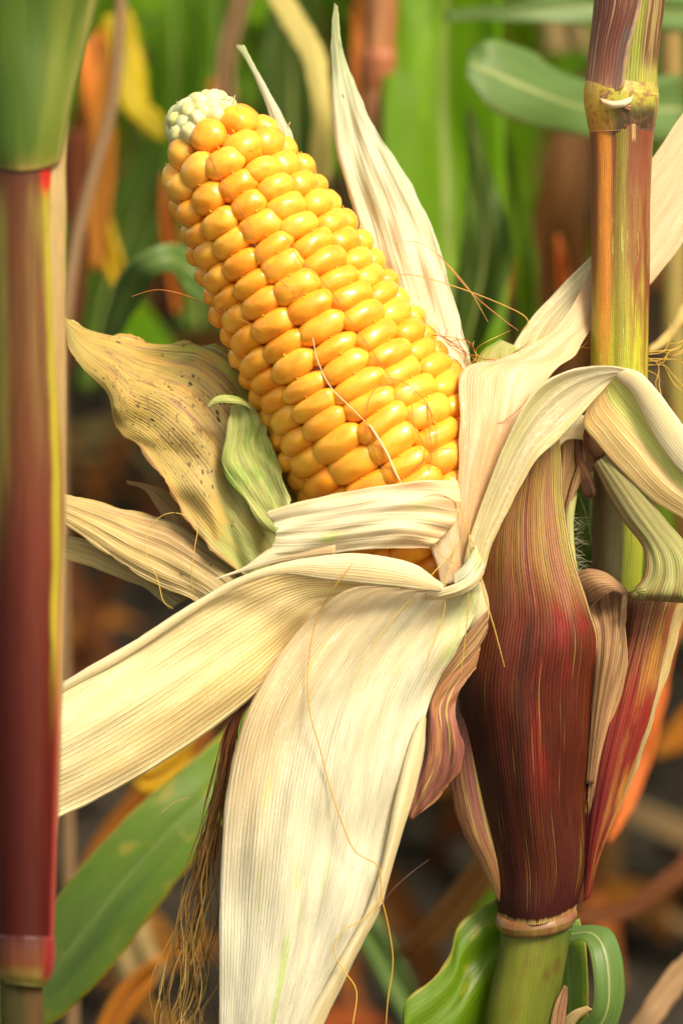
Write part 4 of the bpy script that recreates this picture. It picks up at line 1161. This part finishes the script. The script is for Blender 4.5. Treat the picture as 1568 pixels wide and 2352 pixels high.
for i in range(11):
    x, y = 1495 + rs.uniform(-5, 5), 835 + rs.uniform(-45, 25)
    a = rs.uniform(-.6, .6)
    pts = [(x - 40, y + rs.uniform(-10, 10), -110)]
    for k in range(5):
        a += rs.uniform(-.7, .7)
        x += math.cos(a) * 26; y += math.sin(a) * 26
        pts.append((x, y, -110 + rs.uniform(-20, 20)))
    strand(pts, rs.uniform(1.1, 1.7), Y_)
for i in range(5):
    strand([(1290 + rs.uniform(0, 30), 820 + rs.uniform(-15, 10), -60), (1320, 800 + rs.uniform(-30, 20), -70), (1350, 790 + rs.uniform(-40, 30), -80), (1385, 770 + rs.uniform(-40, 60), -90)], 1.4, Y_)
strand([(1052, 1090, 214), (1062, 1190, 226), (1090, 1262, 232), (1108, 1350, 220), (1135, 1445, 200), (1158, 1532, 190)], 2.1, Y_, 'long golden silk strand hanging over the purple sheath')
strand([(1078, 1190, 232), (1074, 1320, 235), (1074, 1400, 220), (1066, 1480, 200), (1058, 1546, 190)], 1.8, Y_)
strand([(1055, 1240, 226), (1035, 1290, 232), (1022, 1345, 240), (1020, 1400, 236), (998, 1470, 232), (985, 1500, 230), (978, 1548, 226)], 1.6, Y_)
strand([(1050, 1255, 226), (1000, 1310, 262), (950, 1365, 262), (900, 1425, 258), (848, 1492, 256), (835, 1510, 262), (816, 1562, 268)], 1.7, Y_)
strand([(1000, 1228, 245), (1000, 1255, 240), (1012, 1275, 235), (1050, 1296, 232), (1085, 1300, 228)], 1.3, Y_)
strand([(808, 1296, 306), (770, 1345, 306), (735, 1405, 270), (715, 1470, 262), (706, 1560, 268), (712, 1640, 274), (735, 1720, 276), (755, 1800, 272), (785, 1890, 268), (815, 1955, 262), (862, 1984, 252), (873, 2010, 250), (876, 2060, 244), (892, 2130, 236), (902, 2210, 230), (890, 2300, 225), (885, 2380, 222)], 2.0, Y_, 'long curling golden strand down the hanging husk')
strand([(882, 2055, 246), (835, 2110, 248), (785, 2140, 250), (766, 2185, 246), (790, 2230, 240), (818, 2275, 232), (812, 2340, 228), (800, 2400, 224)], 2.0, Y_)
strand([(1050, 1170, 250), (1040, 1150, 252), (1005, 1135, 262), (975, 1140, 264)], 1.1, O_)
strand([(870, 2088, 236), (900, 2045, 238), (940, 2008, 240), (985, 1974, 242)], 1.8, M_twig, 'short dark twig-like silk')
strand([(450, 1385, 80), (440, 1330, 100), (447, 1260, 110), (452, 1212, 100), (420, 1182, 96), (378, 1182, 90), (342, 1215, 84), (335, 1270, 84), (362, 1330, 90), (375, 1380, 96), (398, 1398, 100)], 1.4, Y_, 'loop of silk over the striped tan husk')
strand([(1215, 905, 172), (1195, 935, 170), (1160, 965, 172), (1140, 972, 174)], 1.1, O_)
strand([(370, 1868, 320), (405, 1840, 322), (435, 1832, 324)], .9, Y_)

# dark hanging tassel of old silk
bv, bf, um_, un_ = [], [], [], []
rs = random.Random(41)
for i in range(70):
    k = rs.gauss(0, 1)
    k = max(-2, min(2, k))
    z0 = 150 + rs.uniform(-25, 25)
    L_ = rs.choice([.55, .75, 1, 1, 1.05])
    sx = rs.uniform(-1, 1)
    ctrl = [(592 + sx * 6, 1552, z0), (560 + sx * 8, 1610, z0 + 10), (528 + k * 7 + sx * 6, 1700, z0 + 10), (505 + k * 11 + sx * 8, 1830, z0 + 5), (480 + k * 16 + sx * 12, 1960, z0), (455 + k * 22 + sx * 14, 2090, z0), (440 + k * 30 + sx * 20, 2210, z0), (425 + k * 34 + sx * 30, 2330, z0), (420 + k * 38 + sx * 30, 2420, z0)]
    nn = 60
    sp = spline(ctrl, nn)
    cut = int(nn * L_) if L_ < 1 else nn
    ph1, ph2 = rs.uniform(0, 9), rs.uniform(0, 9)
    r = rs.uniform(.9, 1.9)
    base = len(bv)
    cnt = 0
    for j in range(cut + 1):
        t = j / nn
        am = 9 + 60 * max(0, t - .25) ** 1.2
        p = sp[j] + Vector((am * noise.noise(Vector((t * 7, ph1, 0))), am * .5 * noise.noise(Vector((t * 7, ph2, 5))), am * noise.noise(Vector((t * 7, ph2, 9)))))
        if t > .8: p += Vector((math.sin(t * 34 + ph1) * 12 * (t - .8) * 5, math.cos(t * 34 + ph1) * 8 * (t - .8) * 5, 0))
        for s in range(5):
            a = 2 * PI * s / 5
            bv.append(W(p.x + r * math.cos(a), p.y + r * .3 * math.sin(a), p.z + r * math.sin(a)))
            um_.append((i * 3.7, t * 90)); un_.append((.5, t))
        cnt += 1
    for j in range(cnt - 1):
        for s in range(5):
            a = base + j * 5 + s; b = base + j * 5 + (s + 1) % 5
            bf.append((a, b, b + 5, a + 5))
o = mesh_obj('silk_tassel', bv, bf, M_tassel, EAR, {'mm': um_, 'nrm': un_}, 'brown tassel of old silk hanging below the husks')
o['kind'] = 'stuff'

# ------------------------------------------------------------------ the plant that carries the ear
foot = W(1165, 2560, -60)
PL = empty('maize_plant', Vector((foot.x, foot.y, 0)), 'sharp maize plant with a purple sheath and jointed orange stalk, carrying the ear', 'maize plant')


def groove(th, t):
    # shallow channel down the front of the stalk
    g = math.exp(-((th + .32) / .30) ** 2)
    return 1 - .10 * g * min(1, 6 * t) + .03 * math.exp(-((th + .02) / .07) ** 2)


tube('internode', [(1405, 900, -60, 66), (1421, 850, -60, 66.5), (1424, 600, -60, 67.5), (1426, 420, -60, 68), (1427, 330, -60, 72), (1427, 275, -60, 78), (1426, 256, -60, 81)][0:0] + [(1421, 960, -60, 64), (1421, 850, -60, 66), (1424, 600, -60, 67.5), (1425, 450, -60, 68), (1426, 350, -60, 71), (1427, 290, -60, 75.5), (1427, 256, -60, 79)],
     M_stalk, PL, n=60, lump=.012, seed=2, seg=64, prof=groove, label='orange and yellow-green glossy internode')
tube('internode', [(1250, 2100, -20, 70), (1300, 1850, -50, 66), (1360, 1600, -70, 62), (1405, 1400, -70, 60), (1419, 1200, -66, 59), (1421, 955, -62, 62)], M_stalk_low, PL, n=50, seg=40, label='olive internode below the arch')
tube('node', [(1427, 300, -60, 75.2), (1426, 276, -60, 79.5), (1425, 250, -60, 84.5), (1424, 225, -60, 87), (1425, 208, -60, 87), (1427, 195, -60, 84), (1429, 180, -60, 79.8)], M_node, PL, n=40, seg=64, lump=.035, label='swollen yellow-green node')
tube('internode', [(1429, 192, -60, 79.5), (1432, 140, -60, 78), (1440, 60, -60, 78.5), (1447, 0, -60, 79), (1455, -120, -60, 79), (1475, -500, -60, 72), (1495, -1200, -60, 60), (1500, -2000, -60, 45)], M_stalk_top, PL, n=90, seg=64, label='purple-striped upper stalk')
# sheath wrapped round the upper stalk, with its ragged lower end
verts_rows = []
for (y, cx, r, t0, t1) in ((206, 1427, 84, -105, 2), (190, 1429, 84, -105, 3), (150, 1431, 82, -105, 5), (100, 1436, 82, -105, 8), (50, 1442, 82, -105, 14), (0, 1447, 82.5, -105, 19), (-120, 1455, 82, -105, 24), (-400, 1470, 76, -105, 40)):
    row = []
    for k in range(9):
        th = math.radians(t0 + (t1 - t0) * k / 8)
        row.append((cx + math.sin(th) * r, y + (6 * math.sin(k * 2.1) if y == 206 else 0), -60 + math.cos(th) * r + (5 if k == 8 else 0)))
    verts_rows.append(row)
sheet('sheath', verts_rows, M_sheath_wrap, PL, n=70, m=40, K=9, rough=2, seed=31, label='torn brown sheath round the upper stalk', thick=.0004)
sheet('sheath_scrap', [((1378, 228, 26), (1384, 240, 26), 3), ((1405, 232, 32), (1408, 249, 32), 8), ((1428, 228, 34), (1432, 246, 32), 8), ((1452, 222, 26), (1448, 234, 28), 2)], M_husk_flap, PL, n=24, m=10, seed=32, rough=4, label='curled cream scrap on the node')
sheet('sheath_scrap', [((1402, 208, 28), (1392, 220, 27), 1), ((1380, 222, 20), (1386, 232, 22), 3), ((1405, 230, 30), (1412, 240, 31), 3), ((1450, 240, 24), (1446, 256, 24), 2)], M_dry, PL, n=24, m=8, seed=33, rough=3)

# bottom stem and collar
tube('internode', [(1165, 2560, -60, 78), (1190, 2352, -30, 80), (1215, 2230, -15, 79), (1228, 2150, -10, 80), (1233, 2120, -8, 82)], M_stem_green, PL, n=30, seg=48, label='dark green lower stem')
tube('internode', [(foot.x, foot.y, -.05, .0105), (foot.x, foot.y, .4, .0100), (*W(1165, 2560, -60), .0090)], M_stem_green, PL, n=20, seg=20, world_space=True)
cr_pts = []
n_, m_ = 60, 10
bv, bf, um_, un_ = [], [], [], []
for i in range(n_ + 1):
    th = -PI + 2 * PI * i / n_
    for j in range(m_ + 1):
        a = 2 * PI * j / m_
        rr = 83 + 11 * math.cos(a) + 3 * noise.noise(Vector((math.cos(th) * 3, math.sin(th) * 3, 0)))
        yy = 19 * math.sin(a)
        x = 1231 + math.sin(th) * rr; z = -5 + math.cos(th) * rr
        y_ = 2106 - .10 * (x - 1231) + 30 * math.cos(th) * 1.0 + yy
        bv.append(W(x, y_, z)); um_.append((th * 9.8, yy * .1)); un_.append(((th + PI) / 2 / PI, j / m_))
for i in range(n_):
    for j in range(m_):
        a = i * (m_ + 1) + j
        bf.append((a, a + 1, a + m_ + 2, a + m_ + 1))
mesh_obj('collar', bv, bf, M_collar, PL, {'mm': um_, 'nrm': un_}, 'reddish ring at the foot of the sheath')

# big purple sheath
def shrow(L, R, b, zl=0, zr=0, sag=0, pw=2.0):
    out = []
    for k in range(9):
        u = k / 8
        q_ = 1 - abs(2 * u - 1) ** pw
        out.append((L[0] + (R[0] - L[0]) * u, L[1] + (R[1] - L[1]) * u + sag * q_, zl + (zr - zl) * u + b * q_))
    return out


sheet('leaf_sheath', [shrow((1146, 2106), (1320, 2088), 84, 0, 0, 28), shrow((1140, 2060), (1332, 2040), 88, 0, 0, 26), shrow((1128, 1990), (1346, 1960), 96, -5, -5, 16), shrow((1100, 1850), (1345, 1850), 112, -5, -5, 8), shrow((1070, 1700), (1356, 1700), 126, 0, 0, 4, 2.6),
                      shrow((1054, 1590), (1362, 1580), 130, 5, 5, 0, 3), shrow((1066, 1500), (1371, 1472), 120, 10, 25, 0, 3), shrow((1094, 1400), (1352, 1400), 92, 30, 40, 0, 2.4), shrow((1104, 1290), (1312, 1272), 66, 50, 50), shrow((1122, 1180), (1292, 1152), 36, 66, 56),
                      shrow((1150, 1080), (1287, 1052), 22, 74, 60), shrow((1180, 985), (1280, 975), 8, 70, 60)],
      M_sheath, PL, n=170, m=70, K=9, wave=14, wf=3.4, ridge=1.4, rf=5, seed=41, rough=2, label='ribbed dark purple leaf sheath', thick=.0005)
sheet('leaf_sheath', [((1150, 2080, 10), (1165, 2070, 20), 3), ((1105, 1990, 0), (1150, 1985, 20), 12), ((1058, 1905, -8), (1125, 1890, 20), 18), ((1036, 1810, -14), (1105, 1790, 16), 20), ((1036, 1720, -18), (1090, 1690, 10), 18), ((1050, 1600, -20), (1080, 1580, 0), 10)],
      M_dry_purple, PL, n=60, m=18, seed=42, rough=3, label='brownish outer sheath edge on the left')
sheet('leaf_sheath', [((1060, 1560, 60), (1085, 1570, 66), 2), ((1075, 1500, 82), (1112, 1530, 96), 8), ((1100, 1440, 104), (1150, 1480, 120), 10), ((1120, 1390, 112), (1180, 1420, 128), 6)][0:0] +
      [((1340, 2070, 0), (1352, 2062, 0), 2), ((1343, 1960, -4), (1380, 1955, 0), 20), ((1345, 1850, -10), (1425, 1845, -10), 34), ((1358, 1740, -14), (1462, 1735, -16), 42), ((1380, 1620, -18), (1498, 1620, -18), 44), ((1410, 1510, -18), (1520, 1510, -18), 42), ((1428, 1430, -14), (1540, 1430, -14), 38), ((1434, 1388, -6), (1556, 1382, -6), 34), ((1440, 1366, -20), (1575, 1360, -20), 20)],
      M_sheath_red, PL, n=100, m=36, seed=43, ridge=3, rf=5, wave=6, rough=2, label='bright red sheath fold on the right', thick=.0004)
sheet('leaf_sheath', [((1405, 1880, -24), (1408, 1882, -24)), ((1432, 1810, -24), (1440, 1816, -26), 1), ((1462, 1715, -22), (1476, 1722, -26), 2), ((1484, 1620, -22), (1506, 1628, -26), 4), ((1506, 1530, -22), (1538, 1532, -26), 5), ((1524, 1450, -20), (1564, 1438, -24), 6), ((1545, 1392, -10), (1590, 1385, -12), 4), ((1560, 1370, -10), (1620, 1365, -10), 2)],
      M_husk_tan, PL, n=60, m=14, seed=44, rough=4, label='orange-tan margin of the red sheath')
# dry curled leaf between the two sheaths
sheet('dry_leaf', [((1312, 1318, 10), (1352, 1398, 14), 14), ((1350, 1307, 30), (1382, 1372, 50), 18), ((1394, 1318, 36), (1408, 1358, 58), 12), ((1425, 1342, 30), (1424, 1362, 44), 4), ((1441, 1358, 24), (1434, 1374, 30), 2)], M_dry, PL, n=50, m=18, seed=51, wave=6, rough=2, label='brown curled dry leaf hood')
sheet('dry_leaf', [((1330, 1350, -30), (1440, 1360, -10), -20), ((1345, 1400, -36), (1438, 1400, -10), -16), ((1362, 1445, -20), (1432, 1450, 0), 14), ((1366, 1500, -10), (1420, 1520, 4), 16), ((1362, 1580, -14), (1400, 1590, 0), 12), ((1354, 1680, -18), (1378, 1690, -8), 8), ((1346, 1800, -20), (1360, 1800, -16), 4)], M_dry, PL, n=70, m=26, seed=52, ridge=5, rf=3, wave=10, rough=3, zadd=34)
sheet('dry_leaf', [((1427, 1368, 34), (1442, 1360, 30), 2), ((1422, 1430, 36), (1434, 1440, 34), 4), ((1420, 1490, 32), (1440, 1500, 28), 5), ((1404, 1560, 26), (1434, 1570, 20), 6), ((1378, 1650, 20), (1410, 1660, 14), 6), ((1358, 1750, 12), (1384, 1760, 6), 6), ((1350, 1850, 4), (1366, 1855, 2), 4), ((1348, 1960, 0), (1354, 1960, 0), 1)], M_dry, PL, n=70, m=12, seed=53, rough=4, wave=8)
# left purple dry leaf
sheet('dry_leaf', [((1100, 1470, 80), (1125, 1500, 70), 2), ((1060, 1515, 100), (1084, 1545, 90), 5), ((1018, 1556, 112), (1052, 1590, 104), 9), ((982, 1602, 116), (1044, 1645, 106), 12), ((975, 1660, 112), (1060, 1700, 100), 16), ((968, 1740, 104), (1058, 1764, 92), 14), ((950, 1810, 98), (1012, 1824, 88), 10), ((938, 1880, 92), (945, 1885, 90), 2)], M_dry_purple, PL, n=70, m=26, seed=54, wave=20, wf=5, rough=6, ridge=2, rf=3, label='small twisted purple dry leaf under the husk')
sheet('dry_leaf', [((1120, 1400, 90), (1120, 1450, 84), 0), ((1085, 1440, 108), (1096, 1492, 96), 4), ((1050, 1484, 116), (1062, 1530, 104), 4), ((1008, 1545, 116), (1018, 1575, 104), 3), ((978, 1600, 112), (980, 1606, 110), 1)], M_dry, PL, n=30, m=14, seed=55, ridge=3, rf=3)
sheet('dry_leaf', [((1338, 1015, 24), (1352, 1020, 24), 1), ((1322, 1080, 22), (1336, 1086, 22), 2), ((1304, 1140, 18), (1316, 1150, 18), 2), ((1290, 1200, 14), (1296, 1205, 14), 1)], M_dry, PL, n=30, m=8, seed=56, rough=3)
sheet('dry_leaf', [((1290, 1010, 30), (1345, 1015, 10), 4), ((1288, 1060, 24), (1330, 1075, 4), 4), ((1286, 1120, 18), (1310, 1130, 4), 3), ((1292, 1170, 10), (1298, 1175, 6), 1)], M_husk_brown, PL, n=30, m=12, seed=57, rough=3, ridge=2, rf=3)
# folded green strap
sheet('folded_sheath', [((1362, 1066, 60), (1398, 1040, 60), 16), ((1398, 1140, 76), (1448, 1090, 74), 20), ((1436, 1202, 88), (1494, 1150, 84), 22), ((1474, 1252, 98), (1532, 1200, 92), 22), ((1482, 1290, 104), (1585, 1262, 96), 22), ((1474, 1330, 104), (1605, 1318, 98), 22), ((1446, 1366, 96), (1610, 1366, 96), 24), ((1440, 1374, 66), (1600, 1386, 66), 10)],
      M_strap, PL, n=90, m=34, seed=61, ridge=2.6, rf=5, wave=6, rough=1, label='green sheath folded over like a strap', thick=.0005)
sheet('folded_sheath', [((1440, 1372, 70), (1438, 1360, 90), 2), ((1465, 1378, 92), (1465, 1352, 110), 6), ((1500, 1376, 100), (1490, 1350, 114), 6), ((1560, 1372, 104), (1560, 1355, 112), 4)], M_strap, PL, n=30, m=12, seed=62)
# brown stub, hairy rib and small leaf in the gap
M_stub = fibre('stub_brown', (.14, .05, .025), layers=[dict(c=(.40, .16, .05), n=(.3, .3, .5, .62, 3.), a=.6)], fib=.3, transl=0, rough=.5, bump=.0002, line=((.08, .03, .02), .4))
tube('stub', [(1326, 985, 20, 11), (1330, 1050, 16, 12), (1346, 1105, 14, 15), (1352, 1132, 12, 17), (1352, 1144, 12, 10)], M_stub, PL, n=24, seg=18, lump=.25, seed=3)
tube('stub', [(1352, 985, 40, 14), (1362, 1020, 46, 19), (1376, 1050, 48, 12)], M_stub, PL, n=14, seg=16, lump=.5, seed=6)
M_rib = fibre('rib_green', (.40, .40, .14), layers=[dict(c=(.44, .20, .12), n=(.3, .1, .5, .62, 3.), a=.6)], fib=.25, transl=0, rough=.5, bump=.0001, line=((.5, .45, .2), .3))
tube('leaf_rib', [(1318, 1130, 10, 8), (1305, 1200, 14, 12), (1310, 1280, 16, 12), (1322, 1350, 14, 12)], M_rib, PL, n=20, seg=14)
hv, hf = [], []
rs = random.Random(8)
for i in range(70):
    y_ = rs.uniform(1180, 1340); x_ = 1316 + (y_ - 1200) * .08
    L_ = rs.uniform(8, 40); a = rs.uniform(-.8, .8)
    p0 = Vector((x_, y_, 18 + rs.uniform(-8, 8))); p1 = p0 + Vector((L_ * math.cos(a), L_ * math.sin(a), rs.uniform(-5, 10)))
    b = len(hv)
    for p, r in ((p0, .42), (p0.lerp(p1, .6) + Vector((0, -1.5, 0)), .28), (p1, .1)):
        for s in range(3): hv.append(W(p.x, p.y + r * math.cos(2.09 * s), p.z + r * math.sin(2.09 * s)))
    for k in (0, 3):
        for s in range(3): hf.append((b + k + s, b + k + (s + 1) % 3, b + k + 3 + (s + 1) % 3, b + k + 3 + s))
o = mesh_obj('fine_hairs', hv, hf, M_hair, PL); o['kind'] = 'stuff'
sheet('leaf_blade', [((1300, 1420, -180), (1400, 1400, -180), 6), ((1300, 1300, -190), (1400, 1290, -190), 8), ((1310, 1180, -200), (1400, 1180, -200), 8), ((1330, 1080, -210), (1390, 1090, -210), 4)], M_leaf_bluegreen, PL, n=30, m=14, seed=63)
sheet('leaf_blade', [((1368, 1340, -150), (1378, 1340, -150)), ((1340, 1270, -150), (1366, 1282, -150), 3), ((1322, 1190, -155), (1345, 1180, -155), 4), ((1318, 1130, -160), (1326, 1128, -160), 2)], M_leaf_green, PL, n=30, m=10, seed=64)
# green blades low down
sheet('leaf_blade', [((1150, 2060, -90), (1200, 2200, -90), 10), ((1100, 2085, -80), (1160, 2300, -90), 22), ((1050, 2130, -60), (1120, 2400, -80), 26), ((1032, 2200, -40), (1060, 2440, -60), 24), ((985, 2252, -20), (1010, 2470, -40), 20), ((930, 2300, 0), (950, 2480, -20), 12), ((925, 2360, 0), (930, 2480, 0), 4)], M_leaf_green, PL, n=70, m=30, seed=71, wave=30, wf=4, rough=6, label='wavy green leaf left of the stem')
sheet('leaf_blade', [((1270, 2120, -140), (1330, 2110, -140), 5), ((1262, 2220, -130), (1345, 2180, -130), 8), ((1265, 2330, -120), (1350, 2300, -120), 8), ((1280, 2460, -110), (1340, 2440, -110), 8)], M_leaf_green, PL, n=40, m=16, seed=72)
sheet('leaf_blade', [((1300, 2165, -60), (1310, 2128, -100), 4), ((1338, 2160, -30), (1372, 2126, -80), 8), ((1356, 2200, 0), (1412, 2150, -50), 14), ((1362, 2260, 14), (1432, 2230, -30), 18), ((1358, 2320, 10), (1428, 2320, -30), 18), ((1330, 2350, -10), (1390, 2410, -40), 14), ((1290, 2400, -40), (1330, 2480, -50), 6)], M_leaf_bluegreen, PL, n=60, m=20, seed=73, label='curled blue-green leaf right of the stem', wave=5)
sheet('leaf_blade', [((1270, 2360, -10), (1300, 2400, -10), 3), ((1310, 2325, 10), (1325, 2345, 8), 4), ((1345, 2310, 20), (1358, 2318, 16), 2)], M_husk_tan, PL, n=20, m=8, seed=74)
sheet('leaf_blade', [((1258, 2380, 20), (1290, 2380, 20), 3), ((1272, 2310, 22), (1300, 2320, 22), 4), ((1295, 2262, 20), (1302, 2268, 20), 1)], M_dry, PL, n=20, m=8, seed=75)

# ------------------------------------------------------------------ the foreground plant on the left
f2 = W(48, 2225, 1000)
FP = empty('maize_plant', Vector((f2.x, f2.y, 0)), 'blurred foreground maize plant with a thick dark red stalk at the left edge', 'maize plant')
ZF = 1000
tube('internode', [(58, 2215, ZF, 66), (60, 2100, ZF, 67), (62, 1800, ZF, 74), (64, 1400, ZF, 80), (66, 1100, ZF, 80), (60, 800, ZF, 74), (52, 500, ZF, 70), (48, 360, ZF, 72)], M_fore_stalk, FP, n=50, seg=48, label='dark red and green blurred internode')
tube('node', [(54, 2262, ZF, 50), (56, 2240, ZF, 63), (57, 2215, ZF, 69), (58, 2180, ZF, 70), (59, 2150, ZF, 67.5)], M_fore_node, FP, n=20, seg=40)
M_fdark = fibre('foreground_lower_stem', (.035, .02, .012), layers=[dict(c=(.10, .03, .02), u=(.5, .6, 1, 1), a=.6), dict(c=(.06, .08, .01), v=(.8, .95, 1, 1), a=.25)], fib=.2, transl=0, spec=.1, rough=.9, bump=.0001, line=((.08, .04, .02), .2))
f3 = W(48, 2225, ZF)
tube('internode', [(f3.x, f3.y, -.05, .0080), (f3.x, f3.y, .4, .0066), (f3.x, f3.y, f3.z, .0050)], M_fdark, FP, n=30, seg=24, world_space=True)
tube('internode', [(48, 380, ZF, 70), (30, 0, ZF - 10, 66), (10, -500, ZF - 20, 60), (-10, -1400, ZF - 40, 50), (-20, -2400, ZF - 60, 34)], M_b_stalk, FP, n=40, seg=30)
sheet('leaf_sheath', [((100, 2120, ZF + 30), (122, 2120, ZF + 10), 2), ((108, 1900, ZF + 40), (133, 1900, ZF + 10), 3), ((120, 1500, ZF + 45), (147, 1500, ZF + 10), 4), ((126, 1100, ZF + 40), (151, 1100, ZF), 4), ((118, 800, ZF + 40), (152, 800, ZF), 4), ((108, 500, ZF + 30), (152, 500, ZF), 5), ((112, 360, ZF + 10), (152, 350, ZF - 10), 4), ((120, 230, ZF), (166, 210, ZF - 20), 3), ((130, 90, ZF), (186, 60, ZF - 20), 2)], M_fore_sheath, FP, n=60, m=10, seed=81, label='tan sheath edge along the red stalk')
sheet('leaf_blade', [shrow((-40, 372), (140, 372), 70, ZF, ZF + 10, 22), shrow((-52, 330), (152, 310), 66, ZF + 10, ZF + 20, 14), shrow((-70, 200), (176, 190), 56, ZF + 20, ZF + 30, 6), shrow((-100, 80), (206, 80), 50, ZF + 30, ZF + 40), shrow((-130, -60), (238, -60), 44, ZF + 50, ZF + 60), shrow((-160, -250), (270, -250), 40, ZF + 80, ZF + 90), shrow((-140, -600), (250, -600), 30, ZF + 200, ZF + 200), shrow((-40, -1100), (120, -1100), 20, ZF + 420, ZF + 420)][::-1],
      M_leaf_fore, FP, n=80, m=34, K=9, seed=82, wave=8, rough=2, label='broad green blurred blade rising from the stalk')
